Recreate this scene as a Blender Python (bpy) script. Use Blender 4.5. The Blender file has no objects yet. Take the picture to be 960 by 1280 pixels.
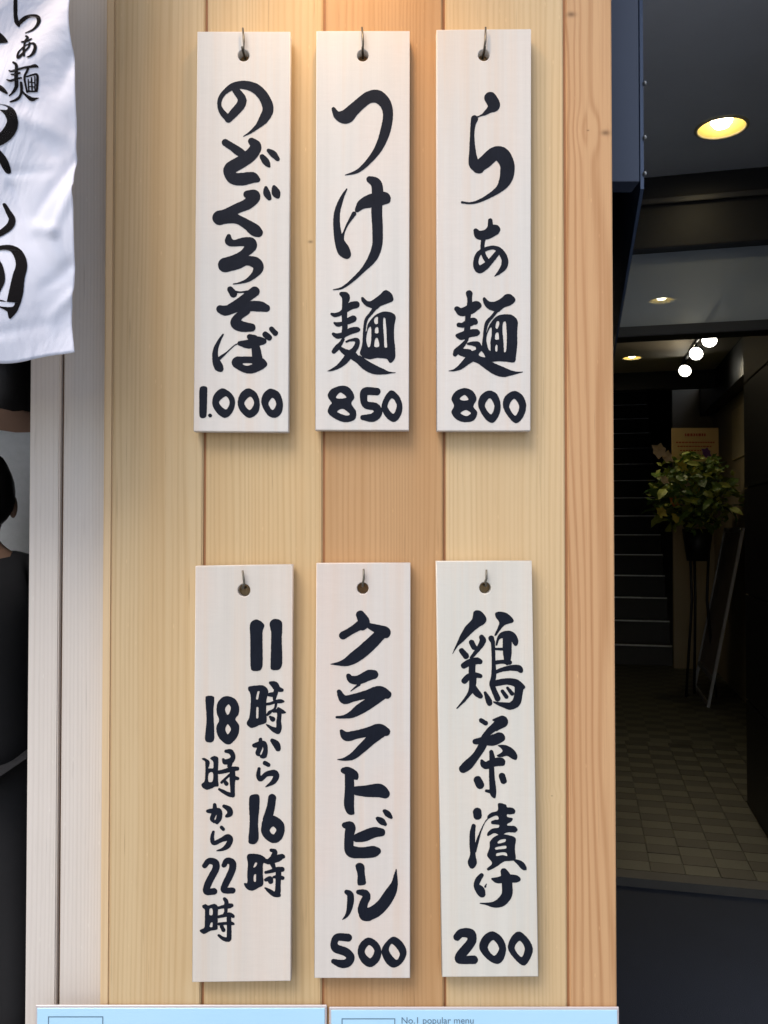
import bpy, bmesh, math, random
import numpy as np
from mathutils import Vector, Matrix
random.seed(7)
S = bpy.context.scene
COL = S.collection
# ------------------------------------------------------------------ camera
F = 1050.0                       # focal length in photo pixels (photo 960 x 1280)
TILT = math.atan(0.02)
CAM = Vector((0, -1.05, 1.38))
cd = bpy.data.cameras.new('camera'); cam = bpy.data.objects.new('camera', cd); COL.objects.link(cam)
cam.location = CAM; cam.rotation_euler = (math.radians(90) + TILT, 0, 0)
cd.sensor_fit = 'HORIZONTAL'; cd.sensor_width = 36; cd.lens = 36 * F / 960
cd.clip_start = 0.02; cd.clip_end = 500
S.camera = cam
# ------------------------------------------------------------------ world, sun, exposure
LDIR = Vector((0.32, 0.52, -0.80)).normalized()         # direction daylight travels
w = bpy.data.worlds.new('World'); S.world = w; w.use_nodes = True
nt = w.node_tree; bg = nt.nodes['Background']
sky = nt.nodes.new('ShaderNodeTexSky'); sky.sky_type = 'NISHITA'; sky.sun_disc = False
sky.sun_elevation = math.asin(-LDIR.z); sky.sun_rotation = math.atan2(-LDIR.x, -LDIR.y)
sky.air_density = 1.0; sky.dust_density = 3.0; sky.ozone_density = 1.0
nt.links.new(sky.outputs[0], bg.inputs[0]); bg.inputs[1].default_value = 0.145
sl = bpy.data.lights.new('daylight_sun', 'SUN'); sl.energy = 1.3; sl.angle = math.radians(30); sl.color = (1, 0.985, 0.96)
so = bpy.data.objects.new('daylight_sun', sl); COL.objects.link(so)
so.rotation_euler = LDIR.to_track_quat('-Z', 'Y').to_euler(); so.location = (0, -3, 5)
S.view_settings.view_transform = 'Standard'; S.view_settings.look = 'None'
S.view_settings.exposure = 0.33; S.view_settings.gamma = 1
S.cycles.max_bounces = 8

# ------------------------------------------------------------------ helpers
FW = Vector((0, math.cos(TILT), math.sin(TILT))); UP = Vector((0, -math.sin(TILT), math.cos(TILT)))
def W(px, py, Y=0.0):
    """point of the plane y=Y that shows at photo pixel px,py"""
    d = FW + UP * ((640 - py) / F) + Vector((1, 0, 0)) * ((px - 480) / F)
    t = (Y - CAM.y) / d.y
    return CAM + d * t
PHI = math.atan(0.238)
EU = Vector((math.cos(PHI), -math.sin(PHI), 0)); EV = Vector((math.sin(PHI), math.cos(PHI), 0))
def PU(u, v, z):
    """passage frame: u across, v along, from below the camera"""
    return Vector((CAM.x, CAM.y, 0)) + EU * u + EV * v + Vector((0, 0, z))

def link(name, me, parent=None, mat=None):
    o = bpy.data.objects.new(name, me); COL.objects.link(o)
    if parent is not None: o.parent = parent
    if mat is not None: me.materials.append(mat)
    return o
def empty(name, loc=(0, 0, 0)):
    o = bpy.data.objects.new(name, None); COL.objects.link(o); o.location = loc; o.empty_display_size = .05
    return o
def tag(o, label=None, cat=None, group=None, kind=None):
    if label: o['label'] = label
    if cat: o['category'] = cat
    if group: o['group'] = group
    if kind: o['kind'] = kind
    return o
def from_bm(name, bm, mat, parent=None, smooth=False):
    bmesh.ops.recalc_face_normals(bm, faces=bm.faces)
    me = bpy.data.meshes.new(name); bm.to_mesh(me); bm.free()
    if smooth: me.polygons.foreach_set('use_smooth', [True] * len(me.polygons))
    o = link(name, me, None, mat)
    if parent is not None:
        o.parent = parent; o.matrix_parent_inverse = Matrix.Translation(-parent.location) if parent.type == 'EMPTY' else parent.matrix_basis.inverted()
    return o
def hexa(bm, c):
    """c: 8 corners, bottom 4 then top 4"""
    v = [bm.verts.new(p) for p in c]
    for f in ((0, 3, 2, 1), (4, 5, 6, 7), (0, 1, 5, 4), (1, 2, 6, 5), (2, 3, 7, 6), (3, 0, 4, 7)):
        bm.faces.new([v[i] for i in f])
    return v
def box_bm(x0, x1, y0, y1, z0, z1, bev=0, seg=1):
    bm = bmesh.new()
    hexa(bm, [(x0, y0, z0), (x1, y0, z0), (x1, y1, z0), (x0, y1, z0), (x0, y0, z1), (x1, y0, z1), (x1, y1, z1), (x0, y1, z1)])
    if bev: bmesh.ops.bevel(bm, geom=bm.edges[:], offset=bev, segments=seg, affect='EDGES')
    return bm
def box(name, x0, x1, y0, y1, z0, z1, mat, parent=None, bev=0, seg=1):
    return from_bm(name, box_bm(x0, x1, y0, y1, z0, z1, bev, seg), mat, parent)
def pbox(name, u0, u1, v0, v1, z0, z1, mat, parent=None, bev=0):
    bm = bmesh.new()
    hexa(bm, [PU(u0, v0, z0), PU(u1, v0, z0), PU(u1, v1, z0), PU(u0, v1, z0), PU(u0, v0, z1), PU(u1, v0, z1), PU(u1, v1, z1), PU(u0, v1, z1)])
    if bev: bmesh.ops.bevel(bm, geom=bm.edges[:], offset=bev, segments=2, affect='EDGES')
    return from_bm(name, bm, mat, parent)
def tube_bm(bm, pts, r, n=10, cap=True):
    """tube along points; r number or list"""
    pts = [Vector(p) for p in pts]
    rs = r if isinstance(r, (list, tuple)) else [r] * len(pts)
    rings = []
    up = Vector((0, 0, 1))
    t0 = (pts[1] - pts[0]).normalized()
    a = t0.cross(up)
    if a.length < .01: a = t0.cross(Vector((1, 0, 0)))
    a.normalize()
    for i, p in enumerate(pts):
        if i == 0: t = pts[1] - pts[0]
        elif i == len(pts) - 1: t = pts[-1] - pts[-2]
        else: t = (pts[i + 1] - pts[i]).normalized() + (pts[i] - pts[i - 1]).normalized()
        t.normalize(); a = (a - t * a.dot(t)).normalized(); b = t.cross(a)
        rings.append([bm.verts.new(p + (a * math.cos(k * 2 * math.pi / n) + b * math.sin(k * 2 * math.pi / n)) * rs[i]) for k in range(n)])
    for i in range(len(rings) - 1):
        for k in range(n):
            bm.faces.new((rings[i][k], rings[i][(k + 1) % n], rings[i + 1][(k + 1) % n], rings[i + 1][k]))
    if cap:
        bm.faces.new(rings[0][::-1]); bm.faces.new(rings[-1])
def tube(name, pts, r, mat, parent=None, n=10):
    bm = bmesh.new(); tube_bm(bm, pts, r, n); return from_bm(name, bm, mat, parent, True)
def lathe(name, prof, center, mat, parent=None, n=32, axis_z=1):
    """prof: (radius, height) pairs"""
    bm = bmesh.new(); rings = []
    for r, h in prof:
        if r < 1e-6: rings.append([bm.verts.new(Vector(center) + Vector((0, 0, h)))])
        else: rings.append([bm.verts.new(Vector(center) + Vector((r * math.cos(k * 2 * math.pi / n), r * math.sin(k * 2 * math.pi / n), h))) for k in range(n)])
    for a, b in zip(rings, rings[1:]):
        for k in range(n):
            A = a[k % len(a)]; B = a[(k + 1) % len(a)]; Cc = b[(k + 1) % len(b)]; D = b[k % len(b)]
            fs = []
            for q in (A, B, Cc, D):
                if q not in fs: fs.append(q)
            if len(fs) > 2: bm.faces.new(fs)
    return from_bm(name, bm, mat, parent, True)
def flat_shape(name, outer, holes, thick, bev, to_world, mat, parent=None):
    """2-D outline with holes, extruded and bevelled, through a 2-D curve"""
    cu = bpy.data.curves.new(name, 'CURVE'); cu.dimensions = '2D'; cu.fill_mode = 'BOTH'
    cu.extrude = max(thick / 2 - bev, 0); cu.bevel_depth = bev; cu.bevel_resolution = 2; cu.offset = -bev
    for loop in [outer] + holes:
        sp = cu.splines.new('POLY'); sp.points.add(len(loop) - 1)
        for i, (x, y) in enumerate(loop): sp.points[i].co = (x, y, 0, 1)
        sp.use_cyclic_u = True
    tmp = bpy.data.objects.new('tmp', cu); COL.objects.link(tmp)
    me = bpy.data.meshes.new_from_object(tmp); bpy.data.objects.remove(tmp)
    me.name = name
    me.materials.clear()
    for v in me.vertices: v.co = to_world(v.co)
    o = link(name, me, None, mat)
    if parent is not None:
        o.parent = parent
        if parent.type == 'EMPTY': o.matrix_parent_inverse = Matrix.Translation(-parent.location)
    return o

# ------------------------------------------------------------------ materials
class NT:
    def __init__(s, name):
        s.m = bpy.data.materials.new(name); s.m.use_nodes = True; s.t = s.m.node_tree
        s.b = s.t.nodes['Principled BSDF']
    def n(s, ty, **kw):
        nd = s.t.nodes.new(ty)
        for k, v in kw.items(): setattr(nd, k, v)
        return nd
    def l(s, a, b): s.t.links.new(a, b)
    def math(s, op, a, b=None, c=None):
        nd = s.n('ShaderNodeMath', operation=op)
        for i, q in enumerate((a, b, c)):
            if q is None: continue
            if isinstance(q, (int, float)): nd.inputs[i].default_value = q
            else: s.l(q, nd.inputs[i])
        return nd.outputs[0]
    def coords(s, scale=(1, 1, 1), loc=(0, 0, 0), rot=(0, 0, 0)):
        tc = s.n('ShaderNodeTexCoord'); mp = s.n('ShaderNodeMapping')
        mp.inputs['Scale'].default_value = scale; mp.inputs['Location'].default_value = loc; mp.inputs['Rotation'].default_value = rot
        s.l(tc.outputs['Object'], mp.inputs[0]); return mp.outputs[0]
    def noise(s, vec, scale=1, detail=4, rough=.5, dist=0):
        nd = s.n('ShaderNodeTexNoise'); s.l(vec, nd.inputs['Vector'])
        nd.inputs['Scale'].default_value = scale; nd.inputs['Detail'].default_value = detail
        nd.inputs['Roughness'].default_value = rough; nd.inputs['Distortion'].default_value = dist
        return nd.outputs[0]
    def ramp(s, fac, stops):
        nd = s.n('ShaderNodeValToRGB'); s.l(fac, nd.inputs[0]); e = nd.color_ramp.elements
        e[0].position, e[0].color = stops[0][0], (*stops[0][1], 1); e[1].position, e[1].color = stops[-1][0], (*stops[-1][1], 1)
        for p, c in stops[1:-1]:
            q = e.new(p); q.color = (*c, 1)
        return nd.outputs[0]
    def mix(s, fac, a, b, mode='MIX'):
        nd = s.n('ShaderNodeMix', data_type='RGBA', blend_type=mode)
        if isinstance(fac, (int, float)): nd.inputs[0].default_value = fac
        else: s.l(fac, nd.inputs[0])
        for q, i in ((a, 6), (b, 7)):
            if isinstance(q, tuple): nd.inputs[i].default_value = (*q, 1)
            else: s.l(q, nd.inputs[i])
        return nd.outputs[2]
    def bump(s, h, strength=.2, dist=.001):
        nd = s.n('ShaderNodeBump'); s.l(h, nd.inputs['Height']); nd.inputs['Strength'].default_value = strength
        nd.inputs['Distance'].default_value = dist; s.l(nd.outputs[0], s.b.inputs['Normal'])
    def base(s, c):
        if isinstance(c, tuple): s.b.inputs['Base Color'].default_value = (*c, 1)
        else: s.l(c, s.b.inputs['Base Color'])
    def rough(s, r):
        if isinstance(r, (int, float)): s.b.inputs['Roughness'].default_value = r
        else: s.l(r, s.b.inputs['Roughness'])
def lin(r, g, b):
    f = lambda c: (c / 255 / 12.92) if c / 255 <= .04045 else ((c / 255 + .055) / 1.055) ** 2.4
    return (f(r), f(g), f(b))
def plain(name, c, rough=.6, metal=0, var=.15, scale=20, bump=.1, spec=.5):
    k = NT(name); v = k.coords()
    n = k.noise(v, scale, 5, .6)
    k.base(k.mix(n, tuple(q * (1 - var) for q in c), tuple(min(1, q * (1 + var)) for q in c)))
    k.rough(rough); k.b.inputs['Metallic'].default_value = metal; k.b.inputs['Specular IOR Level'].default_value = spec
    if bump: k.bump(n, bump)
    return k.m
def glow(name, c, st):
    k = NT(name); k.base((0.8, 0.8, 0.8)); k.b.inputs['Emission Color'].default_value = (*c, 1); k.b.inputs['Emission Strength'].default_value = st
    return k.m
def wood(name, light, dark, rings=900, seed=0, warp=1.0, knots=(), contrast=.5, rough=.55, reddish=None, sharp=1.0, fine=.35):
    """upright board: growth rings along z, bent round knots; object coordinates in metres"""
    k = NT(name)
    tc = k.n('ShaderNodeTexCoord'); sp = k.n('ShaderNodeSeparateXYZ'); k.l(tc.outputs['Object'], sp.inputs[0])
    X, Y_, Z = sp.outputs
    big = k.noise(k.coords((6, 1, .9), (seed * 3.7, 0, seed)), 1, 2, .5)          # slow drift of the grain
    small = k.noise(k.coords((40, 1, 2.5), (seed * 1.3, 0, seed)), 1, 2, .5)
    u = k.math('ADD', X, k.math('MULTIPLY', k.math('SUBTRACT', big, .5), .035 * warp))
    u = k.math('ADD', u, k.math('MULTIPLY', k.math('SUBTRACT', small, .5), .004 * warp))
    dots = None
    for kx, kz, a, b, amp, tint in knots:
        dx = k.math('SUBTRACT', X, kx); dz = k.math('SUBTRACT', Z, kz)
        q = k.math('ADD', k.math('POWER', k.math('ABSOLUTE', k.math('DIVIDE', dx, a)), 2), k.math('POWER', k.math('ABSOLUTE', k.math('DIVIDE', dz, b)), 2))
        g = k.math('EXPONENT', k.math('MULTIPLY', q, -1))
        sg = k.math('DIVIDE', dx, k.math('ADD', k.math('ABSOLUTE', dx), .002))
        u = k.math('SUBTRACT', u, k.math('MULTIPLY', k.math('MULTIPLY', g, sg), amp))
        q2 = k.math('ADD', k.math('POWER', k.math('ABSOLUTE', k.math('DIVIDE', dx, tint)), 2), k.math('POWER', k.math('ABSOLUTE', k.math('DIVIDE', dz, tint * .6)), 2))
        g2 = k.math('EXPONENT', k.math('MULTIPLY', q2, -1))
        dots = g2 if dots is None else k.math('MAXIMUM', dots, g2)
    # spacing of the rings changes across the board
    mod = k.noise(k.coords((11, 1, .2), (seed, 0, 2 * seed)), 1, 2, .5)
    ph = k.math('ADD', k.math('MULTIPLY', u, rings), k.math('MULTIPLY', mod, 75))
    s = k.math('MULTIPLY_ADD', k.math('SINE', ph), .5, .5)
    s = k.math('POWER', s, 2.2 * sharp)
    amp = k.noise(k.coords((25, 1, .8), (seed * 5, 0, seed)), 1, 2, .6)
    s = k.math('MULTIPLY', s, k.math('MULTIPLY_ADD', amp, 1.5, .0))
    fib = k.noise(k.coords((520, 1, 7), (seed * 9, 0, 0)), 1, 3, .6)
    fib2 = k.noise(k.coords((150, 1, 1.6), (seed * 7, 0, 0)), 1, 4, .6)
    f = k.math('ADD', k.math('MULTIPLY', s, contrast), k.math('MULTIPLY', k.math('SUBTRACT', fib, .5), fine))
    f = k.math('ADD', f, k.math('MULTIPLY', k.math('SUBTRACT', fib2, .5), fine * 1.2))
    c = k.mix(f, light, dark)
    nd = c
    if reddish:
        bn = k.noise(k.coords((22, 1, .5), (seed * 2, 0, seed * 4)), 1, 3, .6)
        c = k.mix(k.math('MULTIPLY', k.ramp(bn, [(.42, (0, 0, 0)), (.68, (1, 1, 1))]), .55), c, reddish)
    mot = k.noise(k.coords((9, 1, 4), (seed * 2, 3, seed)), 1, 4, .6)
    c = k.mix(k.math('MULTIPLY', mot, .22), c, tuple(q * .72 for q in dark))
    fl = k.n('ShaderNodeTexVoronoi'); k.l(k.coords((95, 1, 26), (seed, 0, seed)), fl.inputs['Vector']); fl.inputs['Scale'].default_value = 1
    c = k.mix(k.math('MULTIPLY', k.ramp(fl.outputs['Distance'], [(.0, (1, 1, 1)), (.10, (0, 0, 0))]), .35), c, tuple(min(.9, q * 1.35) for q in light))
    sk = k.noise(k.coords((330, 1, 9), (seed * 6, 0, seed * 3)), 1, 2, .5)
    c = k.mix(k.math('MULTIPLY', k.ramp(sk, [(.66, (0, 0, 0)), (.74, (1, 1, 1))]), .35), c, tuple(q * .6 for q in dark))
    if dots is not None: c = k.mix(k.math('MULTIPLY', dots, .75), c, tuple(q * .32 for q in dark))
    k.base(c); k.rough(k.math('MULTIPLY_ADD', fib2, .25, rough - .1))
    k.bump(k.math('ADD', k.math('MULTIPLY', s, -.5), k.math('MULTIPLY', fib, .6)), .35, .0006)
    k.b.inputs['Specular IOR Level'].default_value = .35
    return k.m
def placard_wood(name, tone, seed, pink=.3, warm=.0):
    k = NT(name)
    g = k.noise(k.coords((60, 1, 1.2), (seed * 3, 0, seed)), 1, 4, .55)
    fine = k.noise(k.coords((700, 1, 8), (seed, 0, 0)), 1, 3, .6)
    saw = k.noise(k.coords((34, 1, 300), (seed, 0, 0), (0, .06, 0)), 1, 5, .75, .9)
    blot = k.noise(k.coords((14, 1, 5), (seed * 5, 0, seed)), 1, 3, .5)
    c = k.mix(g, tone, tuple(q * .74 for q in tone))
    pk = k.ramp(blot, [(.46, (0, 0, 0)), (.72, (1, 1, 1))])
    c = k.mix(k.math('MULTIPLY', pk, pink), c, (tone[0] * 1.0, tone[1] * .74, tone[2] * .62))
    c = k.mix(k.math('MULTIPLY', fine, .36), c, tuple(q * .62 for q in tone))
    c = k.mix(k.math('MULTIPLY', k.math('MULTIPLY', saw, blot), .55), c, tuple(min(.95, q * 1.16) for q in tone))
    vein = k.noise(k.coords((45, 1, .9), (seed * 2, 0, 3)), 1, 5, .6)
    c = k.mix(k.math('MULTIPLY', k.ramp(vein, [(.50, (0, 0, 0)), (.66, (1, 1, 1))]), .30), c, (tone[0] * .90, tone[1] * .72, tone[2] * .58))
    k.base(c); k.rough(.62); k.bump(k.math('ADD', k.math('MULTIPLY', saw, .6), fine), .3, .0005)
    k.b.inputs['Specular IOR Level'].default_value = .3
    return k.m
def ink_mat():
    k = NT('sumi_ink'); n = k.noise(k.coords((300, 1, 120)), 1, 4, .6); n2 = k.noise(k.coords((30, 1, 30)), 1, 2, .6)
    st = k.noise(k.coords((520, 1, 60), (0, 0, 0), (0, .5, 0)), 1, 3, .7)
    k.base(k.mix(k.math('MULTIPLY', k.math('ADD', n2, st), .55), (.002, .003, .006), (.013, .017, .030))); k.rough(k.math('MULTIPLY_ADD', n, .25, .5)); k.bump(n, .3, .0004)
    k.b.inputs['Specular IOR Level'].default_value = .12
    return k.m
INK = ink_mat()

# ------------------------------------------------------------------ brush lettering
H = 0.33
def cr(pts, closed=False, step=.45):
    P = np.array(pts, float); n = len(P)
    if n == 1: return P
    out = []
    rng = range(n if closed else n - 1)
    for i in rng:
        if closed: p0, p1, p2, p3 = P[(i - 1) % n], P[i], P[(i + 1) % n], P[(i + 2) % n]
        else: p0, p1, p2, p3 = P[max(i - 1, 0)], P[i], P[i + 1], P[min(i + 2, n - 1)]
        m = max(2, int(np.hypot(*(p2 - p1)[:2]) / step) + 1)
        # centripetal-like tangents: limit overshoot
        d = np.hypot(*(p2 - p1)[:2])
        def lim(t):
            L = np.hypot(*t[:2]); return t if L <= 1.1 * d or L == 0 else t * (1.1 * d / L)
        t1 = lim((p2 - p0) * .5); t2 = lim((p3 - p1) * .5)
        for s in np.linspace(0, 1, m, endpoint=False):
            s2, s3 = s * s, s * s * s
            out.append((2 * s3 - 3 * s2 + 1) * p1 + (s3 - 2 * s2 + s) * t1 + (-2 * s3 + 3 * s2) * p2 + (s3 - s2) * t2)
    if not closed: out.append(P[-1])
    return np.array(out)
def glyph_field(ops):
    allp = []
    conv = []
    for kind, (ox, oy, sc), pts in ops:
        a = np.array(pts, float).copy(); a[:, 0] = a[:, 0] / sc + ox; a[:, 1] = a[:, 1] / sc + oy
        if a.shape[1] > 2: a[:, 2] /= sc
        c = cr(a, closed=kind in 'pq'); conv.append((kind, c))
        if kind in 'sp':
            r = c[:, 2].max() if c.shape[1] > 2 else 0
            allp += [c[:, :2].min(0) - r, c[:, :2].max(0) + r]
    allp = np.array(allp); x0, y0 = allp.min(0) - 1.2; x1, y1 = allp.max(0) + 1.2
    nx = int((x1 - x0) / H) + 2; ny = int((y1 - y0) / H) + 2
    gx = x0 + np.arange(nx) * H; gy = y0 + np.arange(ny) * H
    f = np.full((ny, nx), 9.0)
    def disc(arr, c):
        for x, y, r in c:
            r = max(r, .18); m = r + 1.2
            i0 = max(0, int((x - m - x0) / H)); i1 = min(nx, int((x + m - x0) / H) + 2)
            j0 = max(0, int((y - m - y0) / H)); j1 = min(ny, int((y + m - y0) / H) + 2)
            if i0 >= i1 or j0 >= j1: continue
            sub = np.hypot(gx[None, i0:i1] - x, gy[j0:j1, None] - y) - r
            arr[j0:j1, i0:i1] = np.minimum(arr[j0:j1, i0:i1], sub)
    def poly(arr, c):
        a = c[:, :2]; m = 1.2
        i0 = max(0, int((a[:, 0].min() - m - x0) / H)); i1 = min(nx, int((a[:, 0].max() + m - x0) / H) + 2)
        j0 = max(0, int((a[:, 1].min() - m - y0) / H)); j1 = min(ny, int((a[:, 1].max() + m - y0) / H) + 2)
        X, Yg = np.meshgrid(gx[i0:i1], gy[j0:j1]); D = np.full(X.shape, 9.0); ins = np.zeros(X.shape, bool)
        for k in range(len(a)):
            p, q = a[k], a[(k + 1) % len(a)]; e = q - p; L = (e @ e) + 1e-9
            t = np.clip(((X - p[0]) * e[0] + (Yg - p[1]) * e[1]) / L, 0, 1)
            D = np.minimum(D, np.hypot(X - p[0] - t * e[0], Yg - p[1] - t * e[1]))
            if (p[1] > q[1]) != (q[1] > p[1]) or p[1] != q[1]:
                c1 = (p[1] > Yg) != (q[1] > Yg)
                xi = p[0] + (Yg - p[1]) * e[0] / (e[1] if abs(e[1]) > 1e-9 else 1e-9)
                ins ^= c1 & (X < xi)
        arr[j0:j1, i0:i1] = np.minimum(arr[j0:j1, i0:i1], np.where(ins, -D, D))
    er = np.full((ny, nx), 9.0)
    for kind, c in conv:
        if kind == 's': disc(f, c)
        elif kind == 'p': poly(f, c)
        elif kind == 'e': disc(er, c)
        else: poly(er, c)
    f = np.maximum(f, -er)
    # slightly uneven brushed edge
    rng = np.random.RandomState(int(abs(x0 * 7 + y0 * 13)) % 99991)
    wob = rng.randn(ny // 3 + 3, nx // 3 + 3)
    wob = (wob[:-1, :-1] + wob[1:, :-1] + wob[:-1, 1:] + wob[1:, 1:]) / 4
    wob = np.kron(wob, np.ones((3, 3)))[:ny, :nx]
    f = f + wob * .14 - .07
    f[0, :] = f[-1, :] = 9; f[:, 0] = f[:, -1] = 9
    return gx, gy, f
def glyph_mesh(name, ops, place, mat, parent):
    gx, gy, f = glyph_field(ops); ny, nx = f.shape
    verts = []; idx = {}; faces = []
    def node(j, i):
        k = (0, j, i)
        if k not in idx: idx[k] = len(verts); verts.append((gx[i], gy[j]))
        return idx[k]
    def edge(j0, i0, j1, i1):
        k = (1, min(j0, j1), min(i0, i1), max(j0, j1), max(i0, i1))
        if k not in idx:
            a, b = f[j0, i0], f[j1, i1]; t = a / (a - b)
            idx[k] = len(verts); verts.append((gx[i0] + t * (gx[i1] - gx[i0]), gy[j0] + t * (gy[j1] - gy[j0])))
        return idx[k]
    ins = f < 0
    cnt = ins[:-1, :-1].astype(int) + ins[1:, :-1] + ins[:-1, 1:] + ins[1:, 1:]
    for j in range(ny - 1):
        run = None
        row = cnt[j]
        nz = np.nonzero(row)[0]
        if len(nz) == 0: continue
        for i in range(nz[0], nz[-1] + 2):
            full = i < nx - 1 and row[i] == 4
            if full:
                if run is None: run = i
                continue
            if run is not None:
                faces.append((node(j, run), node(j, i), node(j + 1, i), node(j + 1, run))); run = None
            if i >= nx - 1 or row[i] == 0: continue
            cs = [(j, i), (j, i + 1), (j + 1, i + 1), (j + 1, i)]
            poly = []
            for a in range(4):
                c0, c1 = cs[a], cs[(a + 1) % 4]
                if ins[c0]: poly.append(node(*c0))
                if ins[c0] != ins[c1]: poly.append(edge(*c0, *c1))
            if len(poly) > 2: faces.append(tuple(poly))
    me = bpy.data.meshes.new(name)
    me.from_pydata([place(x, y) for x, y in verts], [], faces); me.update()
    o = link(name, me, None, mat)
    if parent is not None:
        o.parent = parent
        if parent.type == 'EMPTY': o.matrix_parent_inverse = Matrix.Translation(-parent.location)
    return o
def G(o, s=(), p=(), e=(), q=()):
    """strokes s, filled outlines p, and the same taken away e, q; o = origin and scale of the tracing"""
    return [('s', o, k) for k in s] + [('p', o, k) for k in p] + [('e', o, k) for k in e] + [('q', o, k) for k in q]

A1 = (230, 20, 6.4); A2 = (230, 200, 6.4); A3 = (230, 350, 6.4)
B1 = (380, 20, 6.4); B2 = (380, 200, 6.4); B3 = (380, 350, 6.4)
C1 = (530, 20, 6.4); C2 = (530, 200, 6.4); C3 = (530, 350, 6.4)
D1 = (230, 690, 6.4); D2 = (230, 860, 6.4); D3 = (230, 1040, 6.4)
E1 = (380, 690, 6.4); E2 = (380, 860, 6.4); E3 = (380, 1040, 6.4)
F1 = (530, 690, 6.4); F3 = (530, 1040, 6.4)
M1 = (406, 356, 10); M2 = (558, 356, 10); K1 = (562, 758, 10); K2 = (562, 884, 10); K3 = (578, 1000, 10)
T1 = (300, 845, 13.333); T2 = (300, 1050, 13.333); T3 = (244, 930, 13.333); T4 = (244, 1110, 13.333)
GL = {}
GL['nodoguro'] = [
 ('c', G(A1, s=[[(415,595,28),(462,660,34),(455,710,36),(400,775,34),(355,825,28)],
   [(355,820,28),(310,775,24),(284,720,17),(290,660,18),(330,605,20),(400,560,28),(490,552,34),(580,585,40),(645,660,42),(672,745,44),(640,820,38),(590,880,20),(530,930,10),(475,963,2)]])),
 ('c', G(A1, s=[[(330,1012,28),(390,1050,30),(440,1085,34),(480,1100,20)],
   [(540,1002,28),(575,1045,44),(535,1110,50),(460,1165,50),(375,1215,50),(362,1250,46),(395,1298,48),(465,1305,50),(545,1292,44),(588,1308,22)],
   [(625,1125,20),(655,1165,28),(680,1200,12)],[(675,1075,14),(715,1105,26),(750,1145,16)]])),
 ('c', G(A2, s=[[(505,275,30),(560,290,50),(510,350,44),(420,390,40),(330,440,46),(285,462,58)],
   [(290,465,50),(370,460,46),(440,480,36),(510,520,40),(565,560,48),(595,580,36)],
   [(655,220,12),(662,265,28),(682,305,18)],[(720,215,14),(735,260,34),(750,290,18)]])),
 ('c', G(A2, s=[[(358,610,18),(360,650,32),(400,665,26),(470,655,34),(530,660,42),(535,690,46),(480,750,34),(400,800,40),(330,840,58)],
   [(330,840,58),(420,820,54),(500,805,38),(570,820,44),(595,860,42),(570,910,28),(510,960,16),(450,982,8),(395,992,3)]])),
 ('c', G(A3, s=[[(370,75,24),(395,110,30)],[(400,95,14),(450,97,6),(510,92,10)],[(565,92,40),(500,140,38),(430,185,32),(370,220,30)],
   [(288,232,30),(330,245,40),(420,222,36),(500,210,38),(600,210,42),(658,225,30)],
   [(500,250,28),(435,295,32),(415,345,44),(465,372,42),(540,380,32)]])),
 ('c', G(A3, s=[[(313,435,6),(280,490,13),(252,560,20),(252,630,26),(275,690,36),(292,712,24)],[(285,625,14),(340,580,6),(400,525,4),(430,510,5)],
   [(445,507,18),(520,512,36),(590,490,38),(636,490,24)],[(525,455,22),(560,472,34)],[(570,520,32),(580,580,38),(590,640,40)],
   [(430,660,48),(520,680,68),(600,670,52),(642,672,24)],[(650,435,24),(680,460,24)],[(700,392,20),(730,425,22)]],
   e=[[(475,671,6),(505,675,11),(540,671,6)]])),
 ('n', G(A3, p=[[(125,865),(150,850),(180,855),(186,880),(178,1090),(150,1105),(125,1090),(122,980)]])),
 ('n', G(A3, s=[[(207,1083,14),(210,1085,14)]])),
 ('n', G(A3, p=[[(320,868),(385,915),(408,980),(385,1060),(330,1102),(270,1070),(228,1000),(235,930),(275,880)]], q=[[(335,930),(365,980),(335,1035),(280,980)]])),
 ('n', G(A3, p=[[(525,868),(580,905),(605,980),(590,1060),(525,1103),(460,1060),(430,990),(445,920),(480,880)]], q=[[(530,932),(560,985),(525,1040),(482,985)]])),
 ('n', G(A3, p=[[(700,870),(760,900),(790,980),(780,1060),(730,1102),(670,1080),(620,990),(630,920),(665,880)]], q=[[(708,942),(738,988),(710,1040),(675,990)]])),
]
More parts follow.
